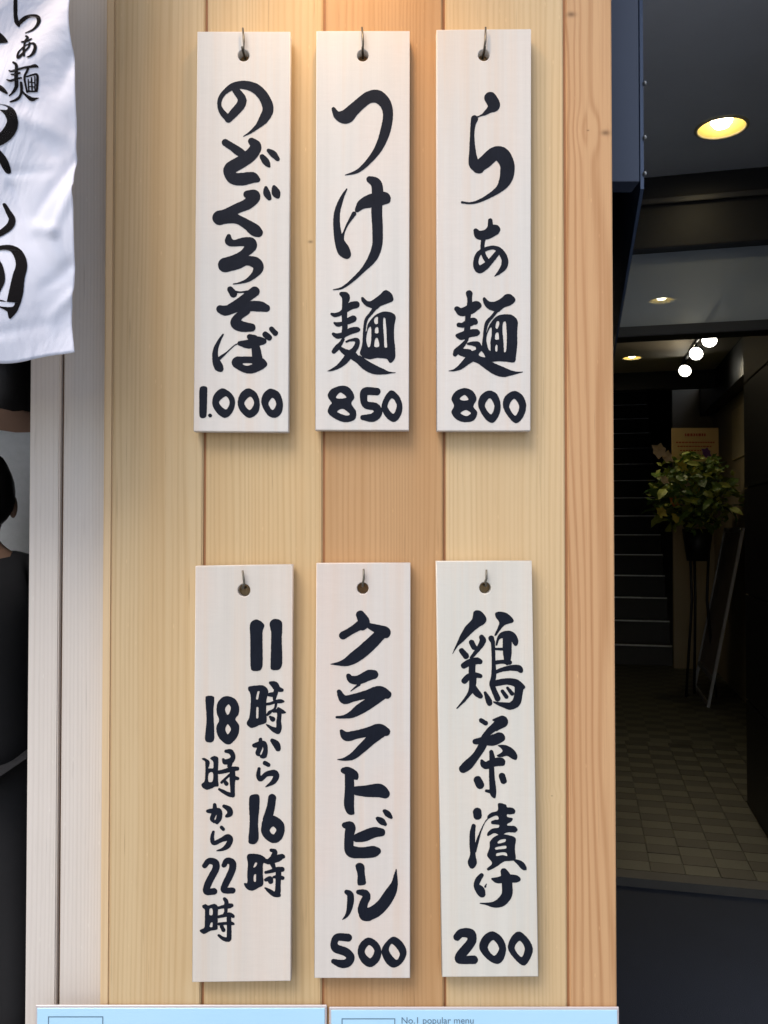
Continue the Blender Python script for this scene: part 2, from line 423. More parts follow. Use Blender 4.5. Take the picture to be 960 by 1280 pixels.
GL['tsukemen'] = [
 ('c', G(B1, s=[[(235,742,14),(270,795,32),(335,805,56),(390,755,50),(450,700,46),(520,650,48),(590,645,52),(650,700,46),(672,790,40),(650,920,40),(600,1050,32),(520,1160,22),(430,1240,14),(330,1272,3)]])),
 ('c', G(B2, s=[[(342,232,5),(300,310,16),(265,420,24),(262,530,28),(280,640,36),(315,720,50),(340,755,36)],
   [(300,640,20),(318,580,8),(350,510,9),(400,430,18)],[(425,400,18),(470,350,40),(560,320,56),(640,305,50),(662,320,30)],
   [(525,155,26),(575,185,42),(588,250,46),(582,400,44),(588,560,42),(585,680,40),(550,780,36),(480,870,20),(400,950,14),(310,1020,9),(235,1038,4)]])),
 ('c', G(M1, s=[[(210,115,28),(262,150,50),(250,250,34),(245,400,34),(250,550,34),(230,640,30)],
   [(85,365,16),(130,378,26),(200,355,26),(260,310,36),(330,262,46),(392,248,44)],
   [(122,478,14),(165,495,28),(230,480,24),(300,450,40),(355,425,42)],
   [(105,615,18),(160,640,34),(240,620,34),(330,575,40),(400,560,34),(430,560,16)],
   [(230,680,18),(200,730,24),(150,790,34),(112,835,26)],
   [(180,780,18),(240,830,34),(320,870,46),(420,930,50),(520,1010,60),(620,1060,56),(720,1085,36),(800,1098,14),(880,1098,3)],
   [(270,710,12),(330,690,16),(400,690,26),(405,740,30),(370,810,34),(310,870,44),(250,950,40),(170,1020,26),(90,1062,14),(35,1078,3)],
   [(620,300,24),(565,370,20),(520,430,20),(500,520,18),(492,640,18),(490,740,22),(485,850,46)]],
   p=[[(455,160),(480,155),(530,200),(580,200),(680,130),(745,70),(800,80),(845,130),(855,195),(800,225),(700,265),(640,310),(580,290),(510,260),(465,210)],
      [(520,580),(545,480),(630,380),(740,335),(840,350),(885,400),(868,520),(865,650),(880,800),(875,920),(818,975),(770,925),(650,915),(560,930),(470,900),(450,840),(475,720),(490,620)]],
   q=[[(240,772),(322,742),(288,800)],[(572,520),(580,560),(578,700),(562,775),(540,778),(518,700),(525,610),(548,540)],[(628,412),(660,400),(665,440),(660,485),(630,488),(615,450)],
      [(630,540),(665,532),(668,600),(628,600)],[(632,672),(660,665),(680,765),(620,770)],[(733,410),(756,420),(770,560),(775,700),(778,780),(745,775),(738,650),(728,500)],
      [(435,790),(430,885),(392,838)]])),
 ('n', G(B3, p=[[(310,845),(370,870),(403,935),(378,987),(415,1050),(405,1115),(330,1137),(250,1110),(192,1060),(205,1005),(222,985),(190,925),(225,870)]],
   q=[[(290,900),(340,935),(310,948),(255,942)],[(310,1030),(365,1070),(340,1085),(265,1055)]])),
 ('n', G(B3, s=[[(582,892,30),(490,893,32),(478,960,28),(500,1000,30),(570,1015,32),(592,1060,34),(550,1100,34),(470,1100,20)]])),
 ('n', G(B3, p=[[(700,882),(760,930),(787,1010),(770,1090),(720,1135),(660,1100),(620,1020),(650,930)]], q=[[(703,945),(742,1000),(715,1070),(668,1010)]])),
]
GL['ramen'] = [
 ('c', G(C1, s=[[(530,655,48),(560,712,48),(530,745,28),(480,785,12)],[(480,785,9),(440,802,5),(410,815,10)],[(404,822,28),(392,870,20),(385,960,18),(388,1080,26),(400,1180,42),(440,1215,44)],
   [(430,1210,46),(490,1165,52),(560,1105,54),(620,1110,62),(663,1180,58),(665,1260,56),(645,1325,46),(600,1385,28),(520,1440,18),(440,1480,12),(370,1497,8),(305,1490,9)]])),
 ('c', G(C2, s=[[(530,485,18),(528,540,22),(500,590,26)],[(414,565,18),(440,600,34),(500,595,40),(560,560,44),(585,555,26)],[(478,620,18),(468,680,16),(475,750,18),(500,800,18)],
   [(500,710,16),(560,700,16),(610,730,24),(645,790,26),(640,850,26),(600,900,14),(565,930,3)],[(590,740,20),(540,800,22),(490,850,28),(440,875,30),(415,830,22),(425,770,20),(460,730,18),(520,705,14)]])),
 ('c', G(M2, s=[[(285,110,42),(290,170,30),(290,260,34),(270,400,34),(265,500,36),(255,600,36),(255,690,20)],
   [(130,300,32),(190,340,50),(290,310,62),(370,260,58),(398,258,42)],[(155,500,28),(200,505,30),(280,475,48),(340,455,44),(360,465,34)],
   [(135,635,22),(190,640,48),(280,610,48),(370,597,44),(392,595,28)],[(240,710,22),(190,770,30),(130,830,38),(107,870,26)],
   [(270,738,14),(340,735,28),(395,755,38),(400,830,36),(330,890,56),(250,960,44),(170,1030,30),(100,1065,14),(30,1076,3)],
   [(300,900,50),(400,930,50),(500,990,56),(600,1050,64),(700,1090,62),(790,1100,36),(870,1100,16),(950,1090,3)],
   [(625,330,20),(570,400,20),(510,470,24),(485,560,20),(475,680,22),(470,780,28),(500,880,50)]],
   p=[[(140,800),(230,800),(300,810),(330,860),(300,920),(220,900),(150,870)],
      [(455,175),(480,155),(530,205),(600,210),(680,170),(740,120),(800,118),(850,160),(860,200),(810,250),(720,285),(650,340),(600,330),(520,300),(470,240)],
      [(508,580),(545,490),(620,400),(700,372),(810,374),(880,430),(892,480),(885,600),(885,750),(870,880),(850,965),(740,960),(640,955),(580,960),(500,930),(460,860),(460,760),(490,680),(500,620)]],
   q=[[(235,775),(310,765),(285,802)],[(440,830),(485,905),(405,880)],[(560,530),(565,620),(550,720),(552,825),(520,790),(500,690),(515,600)],[(628,460),(655,455),(660,500),(635,550),(612,530)],
      [(615,605),(650,600),(655,680),(608,675)],[(625,745),(638,760),(635,832),(612,825),(610,770)],[(710,470),(740,460),(752,560),(755,680),(745,830),(720,840),(712,700),(700,560)]])),
 ('n', G(C3, p=[[(325,865),(390,890),(420,950),(395,1010),(425,1060),(400,1120),(330,1137),(260,1115),(220,1060),(240,1005),(220,950),(255,890)]],
   q=[[(325,920),(355,955),(320,965),(285,950)],[(335,1040),(375,1065),(340,1088),(292,1065)]])),
 ('n', G(C3, p=[[(515,885),(580,910),(612,990),(600,1080),(550,1142),(490,1110),(435,1010),(450,930)]], q=[[(527,945),(563,1010),(535,1075),(487,1005)]])),
 ('n', G(C3, p=[[(720,888),(785,920),(817,1000),(795,1090),(740,1145),(680,1100),(632,1010),(650,930)]], q=[[(722,950),(762,1015),(728,1085),(682,1010)]])),
]
GL['hours'] = [
 ('n', G(D1, p=[[(530,575),(580,540),(640,580),(628,640),(628,900),(610,945),(550,950),(533,920),(530,700)]])),
 ('n', G(D1, p=[[(685,575),(710,540),(760,540),(785,570),(782,700),(785,890),(760,940),(700,940),(693,900),(697,650)]])),
 ('c', G(T1, p=[[(145,180),(260,160),(390,160),(470,250),(440,400),(435,600),(445,700),(430,780),(330,815),(200,865),(125,820),(115,770),(155,690),(170,560),(180,400),(165,270),(140,240)]],
   q=[[(290,262),(325,255),(312,330),(300,388),(268,385),(275,320)],[(275,520),(305,525),(308,600),(300,700),(270,700),(268,600)]],
   s=[[(510,115,28),(580,150,58),(620,210,50),(700,235,28)],[(470,310,24),(540,310,40),(590,300,36)],[(600,250,40),(580,330,34),(570,400,22)],
      [(440,470,22),(520,455,24),(600,425,28),(680,420,34),(730,425,12)],[(600,440,24),(590,520,20),(560,560,16),(490,610,28),(455,650,18)],
      [(640,545,26),(700,592,34),(755,605,12)],[(560,590,20),(640,585,36),(655,650,36),(645,760,40),(650,860,46),(630,920,48)],[(445,810,12),(510,860,28),(580,900,44),(630,920,46)],[(500,680,20),(545,720,42)]])),
 ('c', G(D2, s=[[(612,412,14),(608,470,20),(590,520,18),(600,537,10)],[(562,460,16),(600,452,24),(640,445,20),(652,490,18),(640,540,22),(618,547,12)],[(705,420,16),(738,450,28),(752,485,22)]])),
 ('c', G(D2, s=[[(648,600,18),(675,615,16)],[(600,645,12),(595,700,18),(612,730,18),(660,690,20),(720,680,26),(738,705,24),(715,750,20),(655,790,4)]])),
 ('n', G(D2, p=[[(525,870),(560,850),(600,860),(603,950),(592,1080),(597,1200),(570,1245),(525,1245),(515,1215),(525,1080),(520,950)]])),
 ('n', G(D2, s=[[(705,880,32),(695,950,32),(668,1050,38)]], p=[[(630,1060),(680,1020),(740,1030),(795,1080),(803,1150),(770,1220),(710,1240),(650,1205),(617,1150),(620,1100)]], q=[[(712,1108),(738,1135),(715,1172),(685,1140)]])),
 ('c', G(T2, p=[[(115,270),(160,230),(290,235),(370,260),(430,320),(385,400),(380,560),(385,740),(300,800),(200,845),(110,810),(65,725),(120,710),(120,560),(130,400)]],
   q=[[(255,375),(285,385),(265,440),(225,460),(235,410)],[(235,580),(265,575),(268,640),(262,690),(235,695),(225,640)]],
   s=[[(520,170,28),(580,195,38),(560,280,50)],[(420,350,36),(480,360,46),(560,320,66),(640,300,58),(700,270,40),(722,280,30)],[(540,400,40),(570,470,30)],
      [(430,540,24),(520,520,30),(620,490,40),(700,490,42)],[(640,500,46),(640,600,48),(635,720,44),(630,850,48),(620,900,48),(650,920,30)],[(560,620,22),(640,610,30),(710,635,32)],
      [(430,665,28),(500,645,42),(510,690,42)],[(420,800,14),(490,850,34),(560,900,42),(610,910,44)]])),
 ('n', G(D2, p=[[(172,75),(205,62),(240,75),(235,200),(242,400),(225,432),(180,430),(168,400),(180,250)]])),
 ('n', G(D2, p=[[(350,65),(410,90),(440,150),(435,210),(410,250),(440,300),(430,380),(375,445),(330,445),(275,390),(258,320),(280,255),(262,200),(265,130),(300,80)]],
   q=[[(355,130),(375,165),(350,215),(328,170)],[(350,290),(375,330),(350,370),(330,330)]])),
 ('c', G(T3, p=[[(115,240),(160,235),(230,280),(240,330),(218,400),(250,405),(300,400),(298,290),(250,240),(310,200),(370,215),(385,250),(380,400),(380,600),(385,700),(330,710),(270,740),(190,760),(120,720),(108,670),(150,630),(165,560),(165,300),(120,260)]],
   q=[[(225,490),(295,480),(290,620),(220,625)]],
   s=[[(510,120,26),(590,130,42),(630,210,40),(590,280,48),(500,300,44)],[(470,262,24),(490,300,38)],[(590,280,42),(570,370,36)],[(400,470,32),(500,450,36),(600,420,42),(700,410,34)],
      [(620,440,44),(620,560,48),(620,700,40),(625,855,36)],[(640,560,38),(710,575,26)],[(440,640,22),(500,580,20),(580,510,22)],[(490,622,28),(520,662,36)],[(400,755,20),(480,800,30),(560,840,36),(620,850,36)]])),
 ('c', G(D2, s=[[(245,935,14),(245,990,20),(225,1045,18),(240,1070,12)],[(190,985,14),(235,985,22),(280,985,22),(280,1040,22),(262,1072,18)],[(320,945,14),(360,970,22),(368,1005,22),(340,1025,12)]])),
 ('c', G(D2, s=[[(300,1115,14),(314,1130,14)],[(235,1150,10),(225,1200,16),(240,1240,18),(300,1215,18),(350,1195,26),(370,1215,22),(350,1260,22),(310,1290,13),(262,1302,4)]])),
 ('n', G(D3, s=[[(165,270,20),(200,232,24),(250,245,28),(255,290,28),(225,350,28),(190,420,28),(180,475,26),(240,475,26)]])),
 ('n', G(D3, s=[[(320,265,20),(345,230,24),(385,245,28),(388,290,28),(360,360,28),(330,420,26),(320,465,24),(388,468,24)]])),
 ('c', G(T4, p=[[(120,290),(170,270),(220,290),(320,265),(375,310),(375,450),(370,680),(340,700),(260,710),(150,765),(85,730),(80,700),(150,660),(160,560),(160,360),(125,330)]],
   q=[[(240,350),(285,345),(288,445),(235,445)],[(260,580),(290,575),(285,650),(240,640)]],
   s=[[(490,185,30),(520,230,34),(510,300,34)],[(390,330,24),(470,312,28),(560,300,42),(605,290,32)],[(510,330,32),(508,400,26),(480,450,24)],[(390,480,24),(480,460,28),(570,440,34),(630,470,30)],
      [(560,460,38),(565,600,38),(565,760,38),(560,850,40),(520,860,34)],[(400,600,26),(500,590,24),(600,590,30),(640,600,18)],[(440,640,30),(470,700,34)],[(395,790,22),(460,840,30),(530,860,36)]])),
]
GL['beer'] = [
 ('c', G(E1, s=[[(450,502,34),(480,560,46),(465,590,38)],[(460,580,40),(390,622,30),(312,668,32)],[(520,590,22),(600,622,38),(650,640,42),(655,655,34)],[(620,650,44),(560,710,48),(480,785,50),(400,845,46),(340,880,32),(280,893,16),(215,897,3)]])),
 ('c', G(E1, s=[[(355,990,18),(380,1020,30),(440,1022,36),(520,985,42),(558,980,36)],[(440,1060,12),(400,1092,6),(375,1112,3)],[(280,1118,18),(320,1180,34),(400,1165,30),(500,1140,34),(600,1120,48),(665,1140,34)],
   [(620,1138,46),(540,1198,44),(450,1255,42),(380,1300,28),(320,1318,14),(262,1322,9)]])),
 ('c', G(E2, s=[[(300,345,14),(340,387,36),(430,370,34),(520,350,38),(600,330,44),(655,350,34)],[(610,350,50),(540,410,42),(460,485,36),(390,545,28),(320,570,12),(270,572,3)]])),
 ('c', G(E2, s=[[(315,660,22),(350,665,34),(400,695,34),(422,725,10)],[(360,690,34),(365,800,38),(360,930,40),(370,980,32),(390,1000,14)],[(420,822,36),(500,825,46),(600,820,54),(648,845,38)]])),
 ('c', G(E2, s=[[(590,1045,16),(620,1065,26),(650,1090,14)],[(645,985,16),(670,1008,24),(698,1035,12)],[(325,1098,22),(370,1110,40),(362,1180,38),(360,1280,38),(385,1310,48),(460,1318,44),(550,1310,46),(588,1305,28)],
   [(420,1200,32),(480,1185,44),(560,1155,42),(618,1155,32)]])),
 ('c', G(E3, p=[[(412,270),(440,247),(480,265),(485,330),(495,410),(470,425),(430,420),(428,340)]])),
 ('c', G(E3, s=[[(340,480,18),(370,502,26),(370,570,26),(355,640,18),(335,675,12),(308,700,3)],[(435,480,18),(485,490,30),(500,520,32),(478,570,34),(470,630,40),(510,662,52)],[(490,662,50),(560,640,50),(630,580,48),(690,490,44),(722,420,28),(732,350,14),(737,300,4)]])),
 ('n', G(E3, s=[[(352,845,32),(270,842,30),(242,880,28),(255,930,34),(330,958,34),(372,1000,32),(350,1045,34),(300,1055,32),(237,1035,20)]])),
 ('n', G(E3, p=[[(515,845),(585,880),(618,950),(600,1030),(535,1080),(470,1050),(430,970),(450,890)]], q=[[(520,905),(562,950),(530,1010),(485,960)]])),
 ('n', G(E3, p=[[(715,838),(785,880),(820,960),(790,1040),(720,1085),(660,1050),(620,960),(650,890)]], q=[[(705,895),(765,970),(738,1022),(680,950)]])),
]
GL['chazuke'] = [
 ('c', G(K1, p=[[(300,70),(340,48),(390,60),(440,110),(460,170),(430,220),(350,270),(270,340),(190,420),(110,490),(60,560),(35,595),(55,540),(90,460),(140,350),(200,250),(280,160)],
   [(570,90),(600,68),(680,72),(750,110),(800,170),(790,200),(740,215),(680,240),(620,310),(580,365),(560,360),(600,270),(620,200),(580,140)]],
   s=[[(150,555,34),(205,620,38)],[(275,450,34),(305,510,34)],[(400,385,32),(415,430,40),(380,500,32),(320,580,24),(270,640,18)],
      [(180,740,38),(250,700,42),(340,680,42),(380,690,32)],[(285,700,42),(280,820,42),(290,920,46),(280,1020,38),(240,1100,24),(170,1190,16),(90,1275,6)],[(185,930,38),(240,880,40),(330,860,34),(385,870,26)],[(300,1020,40),(340,1080,42),(383,1120,32)],
      [(520,400,36),(540,450,26),(548,600,24),(550,700,24),(552,860,32),(530,960,32)],[(585,480,12),(610,400,18),(660,360,38),(730,360,56),(790,370,40),(818,430,40),(825,468,26)],
      [(720,380,56),(720,500,56),(722,600,52),(722,700,34)],[(560,532,14),(680,535,18)],[(560,705,26),(650,692,24),(750,700,30)],[(560,830,20),(650,792,26),(760,770,34),(860,772,40),(888,800,32)],
      [(530,970,34),(620,952,40),(720,938,40),(820,955,48),(880,1000,50),(925,1010,20)],[(870,1000,58),(860,1100,50),(832,1200,54),(760,1245,46),(680,1232,34),(600,1212,20),(550,1195,8)],[(530,980,34),(560,1060,34),(600,1150,36)],
      [(660,1060,22),(710,1130,26)],[(725,1020,18),(780,1090,26)],[(445,1080,18),(490,1180,38),(500,1210,34)]])),
 ('c', G(K2, s=[[(395,165,28),(450,200,30)],[(545,160,10),(600,150,26)],[(655,182,76),(580,240,56),(500,310,50),(440,400,54),(400,500,50),(320,620,48),(230,720,62),(170,770,52)],[(320,430,34),(420,420,50),(540,415,66),(620,380,66),(648,385,46)],
   [(520,560,26),(530,620,34),(540,700,40)],[(402,670,18),(422,710,38),(460,728,46),(560,690,52),(640,682,52),(660,700,34)],[(525,760,32),(530,900,36),(540,1020,42),(545,1080,38),(560,1125,14)],[(460,1045,18),(510,1055,24)],[(350,910,50),(380,970,52)],[(655,860,40),(675,920,40)]],
   p=[[(600,480),(640,470),(720,480),(800,530),(845,600),(835,655),(790,650),(720,610),(640,625),(590,605),(660,555),(640,510)]], e=[[(515,347,4),(580,307,9)]])),
 ('c', G(K3, s=[[(185,150,54),(190,195,52)],[(140,325,26),(125,420,34),(125,560,36),(130,680,34),(124,780,56),(120,820,38)],[(155,640,20),(185,520,18),(230,390,9),(280,280,6),(330,220,6)],[(640,745,10),(720,790,34),(765,840,34),(795,870,8)]],
   p=[[(445,50),(480,38),(545,60),(560,90),(620,95),(660,130),(650,170),(600,180),(560,180),(560,210),(630,230),(610,270),(560,300),(565,320),(650,325),(690,370),(660,405),(560,405),(480,440),(400,415),(320,450),(315,410),(370,360),(450,345),(455,310),(370,300),(360,270),(400,250),(450,240),(440,200),(400,200),(320,235),(315,200),(360,160),(440,130)],
      [(345,520),(400,460),(480,430),(580,440),(665,480),(655,600),(665,740),(600,760),(520,770),(430,830),(330,880),(305,860),(370,790),(310,700),(320,650),(340,590)]],
   q=[[(480,495),(540,490),(530,525),(450,545),(440,525)],[(420,590),(540,570),(545,605),(420,620),(405,605)],[(430,665),(540,655),(560,700),(500,690),(425,700)]])),
 ('c', G(K3, s=[[(240,940,26),(195,1000,36),(178,1070,36),(222,1130,56),(245,1175,44)],[(300,1050,5),(285,1085,12)],[(372,985,12),(440,1002,38),(560,980,48),(660,985,48),(700,990,28)]])
    + G(F3, s=[[(638,315,26),(660,370,42),(665,430,42),(663,500,42),(620,558,38),(560,580,24),(500,575,10),(450,570,4)]])),
 ('n', G(F3, s=[[(265,840,30),(300,808,34),(370,815,40),(382,870,36),(340,930,38),(290,990,38),(285,1022,32),(398,1022,34)]])),
 ('n', G(F3, p=[[(545,795),(620,840),(655,920),(640,1010),(590,1055),(510,1020),(443,930),(470,840)]], q=[[(553,865),(600,930),(560,990),(510,925)]])),
 ('n', G(F3, p=[[(760,797),(830,850),(870,930),(850,1010),(800,1068),(730,1020),(672,930),(700,840)]], q=[[(765,870),(805,930),(780,1000),(725,930)]])),
]

# ------------------------------------------------------------------ setting: ground
g = NT('asphalt'); v = g.coords(); n1 = g.noise(v, 260, 4, .7); n2 = g.noise(v, 3, 4, .6)
g.base(g.mix(g.math('MULTIPLY_ADD', n1, .5, g.math('MULTIPLY', n2, .4)), (.015, .022, .040), (.036, .050, .085))); g.rough(.8); g.bump(n1, .5, .003)
box('ground', -60, 60, -60, 60, -.3, 0, g.m)['kind'] = 'structure'

pv = NT('pale_bounce_concrete'); v = pv.coords(); n1 = pv.noise(v, 90, 4, .7); n2 = pv.noise(v, 1.2, 4, .6)
pv.base(pv.mix(pv.math('MULTIPLY_ADD', n1, .4, pv.math('MULTIPLY', n2, .5)), (.26, .26, .26), (.42, .42, .41))); pv.rough(.85); pv.bump(n1, .4, .002)
box('street_bounce_sheet', -60, 60, -30, -.35, .0, .004, pv.m)['kind'] = 'structure'  # unseen pale sheet added to bounce daylight up into the soffit
box('kerb', -60, 60, -.349, -.23, .0, .012, plain('kerb_stone', (.30, .30, .29), .8))['kind'] = 'structure'

# ------------------------------------------------------------------ plank wall
dark_wood = plain('backing_wood', (.10, .055, .03), .8)
wall = empty('wood_plank_wall', W(450, 1270, 0) * 1.0)
wall.location = (-.03, .05, 0)
tag(wall, 'honey coloured wall of wide vertical cedar planks behind the hanging price plaques', 'wall')
ZB, ZT = 0.0, 2.72
def edge_x(ptop, pbot, Y=0):
    """x of a plank joint from where it shows at the top and bottom of the photo (mean: joints are upright)"""
    return (W(ptop, 0, Y).x + W(pbot, 1270, Y).x) / 2
JX = [edge_x(143, 137.5), edge_x(256.5, 256), edge_x(404.5, 406.5), edge_x(553, 560), edge_x(705, 713), edge_x(762.5, 773)]
def wz(px, py): p = W(px, py, 0); return p.x, p.z
kn5 = [(*wz(735, 163), .020, .026, .012, .0015), (*wz(714, 18), .012, .03, .006, .0055), (*wz(757, 166), .008, .016, .004, .0055)]
woods = [
 wood('cedar_plank_honey', (.64, .48, .275), (.45, .29, .13), 900, 1.3, .8, [], .42, fine=.75, reddish=(.56, .36, .16)),
 wood('cedar_plank_straw', (.65, .48, .265), (.46, .29, .125), 1000, 4.1, .8, [(*wz(388, 302), .008, .02, .002, .0028)], .5, fine=.5, reddish=(.58, .38, .18)),
 wood('cedar_plank_tan', (.56, .34, .165), (.38, .20, .08), 1050, 7.7, .9, [], .5, reddish=(.47, .26, .11), fine=.55),
 wood('cedar_plank_pale', (.68, .505, .29), (.50, .33, .15), 950, 9.2, .9, [(*wz(690, 995), .012, .008, .005, .001)], .45, fine=.5, reddish=(.60, .41, .21)),
 wood('cedar_plank_russet', (.63, .39, .20), (.38, .18, .07), 560, 12.4, 2.0, kn5, .72, reddish=(.54, .29, .14), fine=.75),
]
for i in range(5):
    # every board stands a hair proud of or behind its neighbour
    off = (.0, .0008, -.0004, .0006, .0)[i]
    box('plank', JX[i] + (.0008 if i else 0), JX[i + 1] - (.0026 if i < 4 else 0), off, .022, ZB, ZT, woods[i], wall, bev=.0016, seg=2)
tongue = plain('joint_tongue', (.33, .15, .06), .7, 0, .2, 40)
for i in range(1, 5): box('joint_tongue', JX[i] - .0045, JX[i] + .0015, .0035, .0222, ZB, ZT, tongue, wall)
box('backing_board', JX[0] + .004, JX[5] - .006, .0226, .10, ZB, ZT, dark_wood, wall)
hook_m = plain('hook_steel', (.16, .145, .115), .42, .85, .2, 200, 0)
# L-shaped hooks: out of the wall through the plaque's hole, then up
HOOKS = [(304.5, 69.5, 303.5, 35), (453.5, 69.5, 452.5, 34), (604.8, 69, 607, 34), (305, 738, 303.2, 713), (453.5, 735.5, 454.5, 711), (606.5, 735, 608, 712)]
for hx, hy, tx, ty in HOOKS:
    a = W(hx, hy - 3, -.012); b = W(tx, ty, -.0235); kx = W((hx + tx) / 2 + .8, (hy + ty) / 2, -.0235)
    a2 = W(hx + .3, hy - 4, -.0235)
    pts = [Vector((a.x, .012, a.z)), Vector((a.x, -.019, a.z)), Vector((a.x, -.0228, a.z + .0012)), a2 + Vector((0, 0, .004)), kx, b]
    tube('hook', pts, [.0014] * 5 + [.0011], hook_m, wall, 10)

# recessed jamb of the shop door on the left
jamb_m = wood('pale_jamb_wood', (.70, .645, .585), (.52, .46, .40), 1100, 21.3, .4, [], .35, fine=.5, rough=.4)
honey_edge = wood('jamb_edge_wood', (.72, .53, .31), (.56, .38, .20), 1000, 24.3, .4, [], .35)
jamb = empty('door_jamb', (-.42, .06, 0)); tag(jamb, 'pale grey wooden door jamb beside the dark shop doorway, left of the plank wall', 'door frame')
RY = .030
jl0 = (W(37, 460, RY).x + W(32, 1270, RY).x) / 2
jl1 = (W(79, 460, RY).x + W(70, 1270, RY).x) / 2
jl2 = JX[0] - .0125
box('jamb_board', jl0, jl1 - .0022, RY, .16, 0, 2.5, jamb_m, jamb, bev=.0015, seg=2)
box('jamb_board', jl1 + .0012, jl2, RY + .003, .16, 0, 2.5, jamb_m, jamb, bev=.0015, seg=2)
box('jamb_groove', jl1 - .004, jl1 + .004, RY + .010, .15, 0, 2.5, plain('groove_wood', (.22, .11, .055), .8), jamb)
box('edge_trim', jl2 + .0004, JX[0] - .0004, RY - .028, .10, 0, 2.5, honey_edge, jamb, bev=.002, seg=2)
box('lintel', -2.2, JX[0] - .001, -.015, .16, 2.5, 2.72, honey_edge, jamb, bev=.003)

# upper facade
fac = plain('facade_render', (.30, .27, .23), .85, 0, .1, 12)
o = box('upper_facade', -3.4, JX[5] + .03, -.04, .12, 2.72, 4.6, fac); tag(o, 'plain building front above the shop door and plank wall', 'facade')

# ------------------------------------------------------------------ shop room on the left
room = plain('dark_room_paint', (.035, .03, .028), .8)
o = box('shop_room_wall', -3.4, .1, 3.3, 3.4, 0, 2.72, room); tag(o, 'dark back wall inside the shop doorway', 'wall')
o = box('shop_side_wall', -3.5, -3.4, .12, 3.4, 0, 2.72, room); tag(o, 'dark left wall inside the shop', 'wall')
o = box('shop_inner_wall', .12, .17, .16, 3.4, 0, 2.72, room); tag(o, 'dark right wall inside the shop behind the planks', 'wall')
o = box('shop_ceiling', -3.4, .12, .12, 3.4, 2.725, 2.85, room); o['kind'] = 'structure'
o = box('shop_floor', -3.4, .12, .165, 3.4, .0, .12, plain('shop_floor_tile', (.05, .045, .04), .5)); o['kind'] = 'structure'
cnt = empty('noodle_counter', (-1.7, 1.9, .12)); tag(cnt, 'dark wooden counter inside the shop beyond the doorway', 'counter')
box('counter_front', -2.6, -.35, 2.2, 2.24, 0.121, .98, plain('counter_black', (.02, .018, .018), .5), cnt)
box('counter_top', -2.62, -.33, 2.1, 2.6, .98, 1.02, plain('counter_top_wood', (.10, .06, .035), .4), cnt, .004)

# people standing inside
def skin_obj(name, verts, edges, radii, mat, parent, sub=2, root=0):
    me = bpy.data.meshes.new(name); me.from_pydata(verts, edges, []); me.update()
    o = link(name, me, None, mat); o.parent = parent
    o.modifiers.new('skin', 'SKIN'); me.skin_vertices.new(name='')if not me.skin_vertices else None
    for i, r in enumerate(radii): me.skin_vertices[0].data[i].radius = (r, r) if not isinstance(r, tuple) else r
    me.skin_vertices[0].data[root].use_root = True
    s = o.modifiers.new('sub', 'SUBSURF'); s.levels = s.render_levels = sub
    me.polygons.foreach_set('use_smooth', [True] * len(me.polygons)) if me.polygons else None
    o.modifiers['skin'].use_smooth_shade = True
    return o
skin_m = plain('skin', (.36, .22, .15), .5, 0, .05, 30, .05)
hair_m = plain('black_hair', (.008, .007, .007), .45, 0, .3, 300, .4)
def ellip(bm, c, r, seg=20, rings=14, cut=None):
    res = bmesh.ops.create_uvsphere(bm, u_segments=seg, v_segments=rings, radius=1)
    for q in res['verts']: q.co = Vector(c) + Vector((q.co.x * r[0], q.co.y * r[1], q.co.z * r[2]))
    return res['verts']
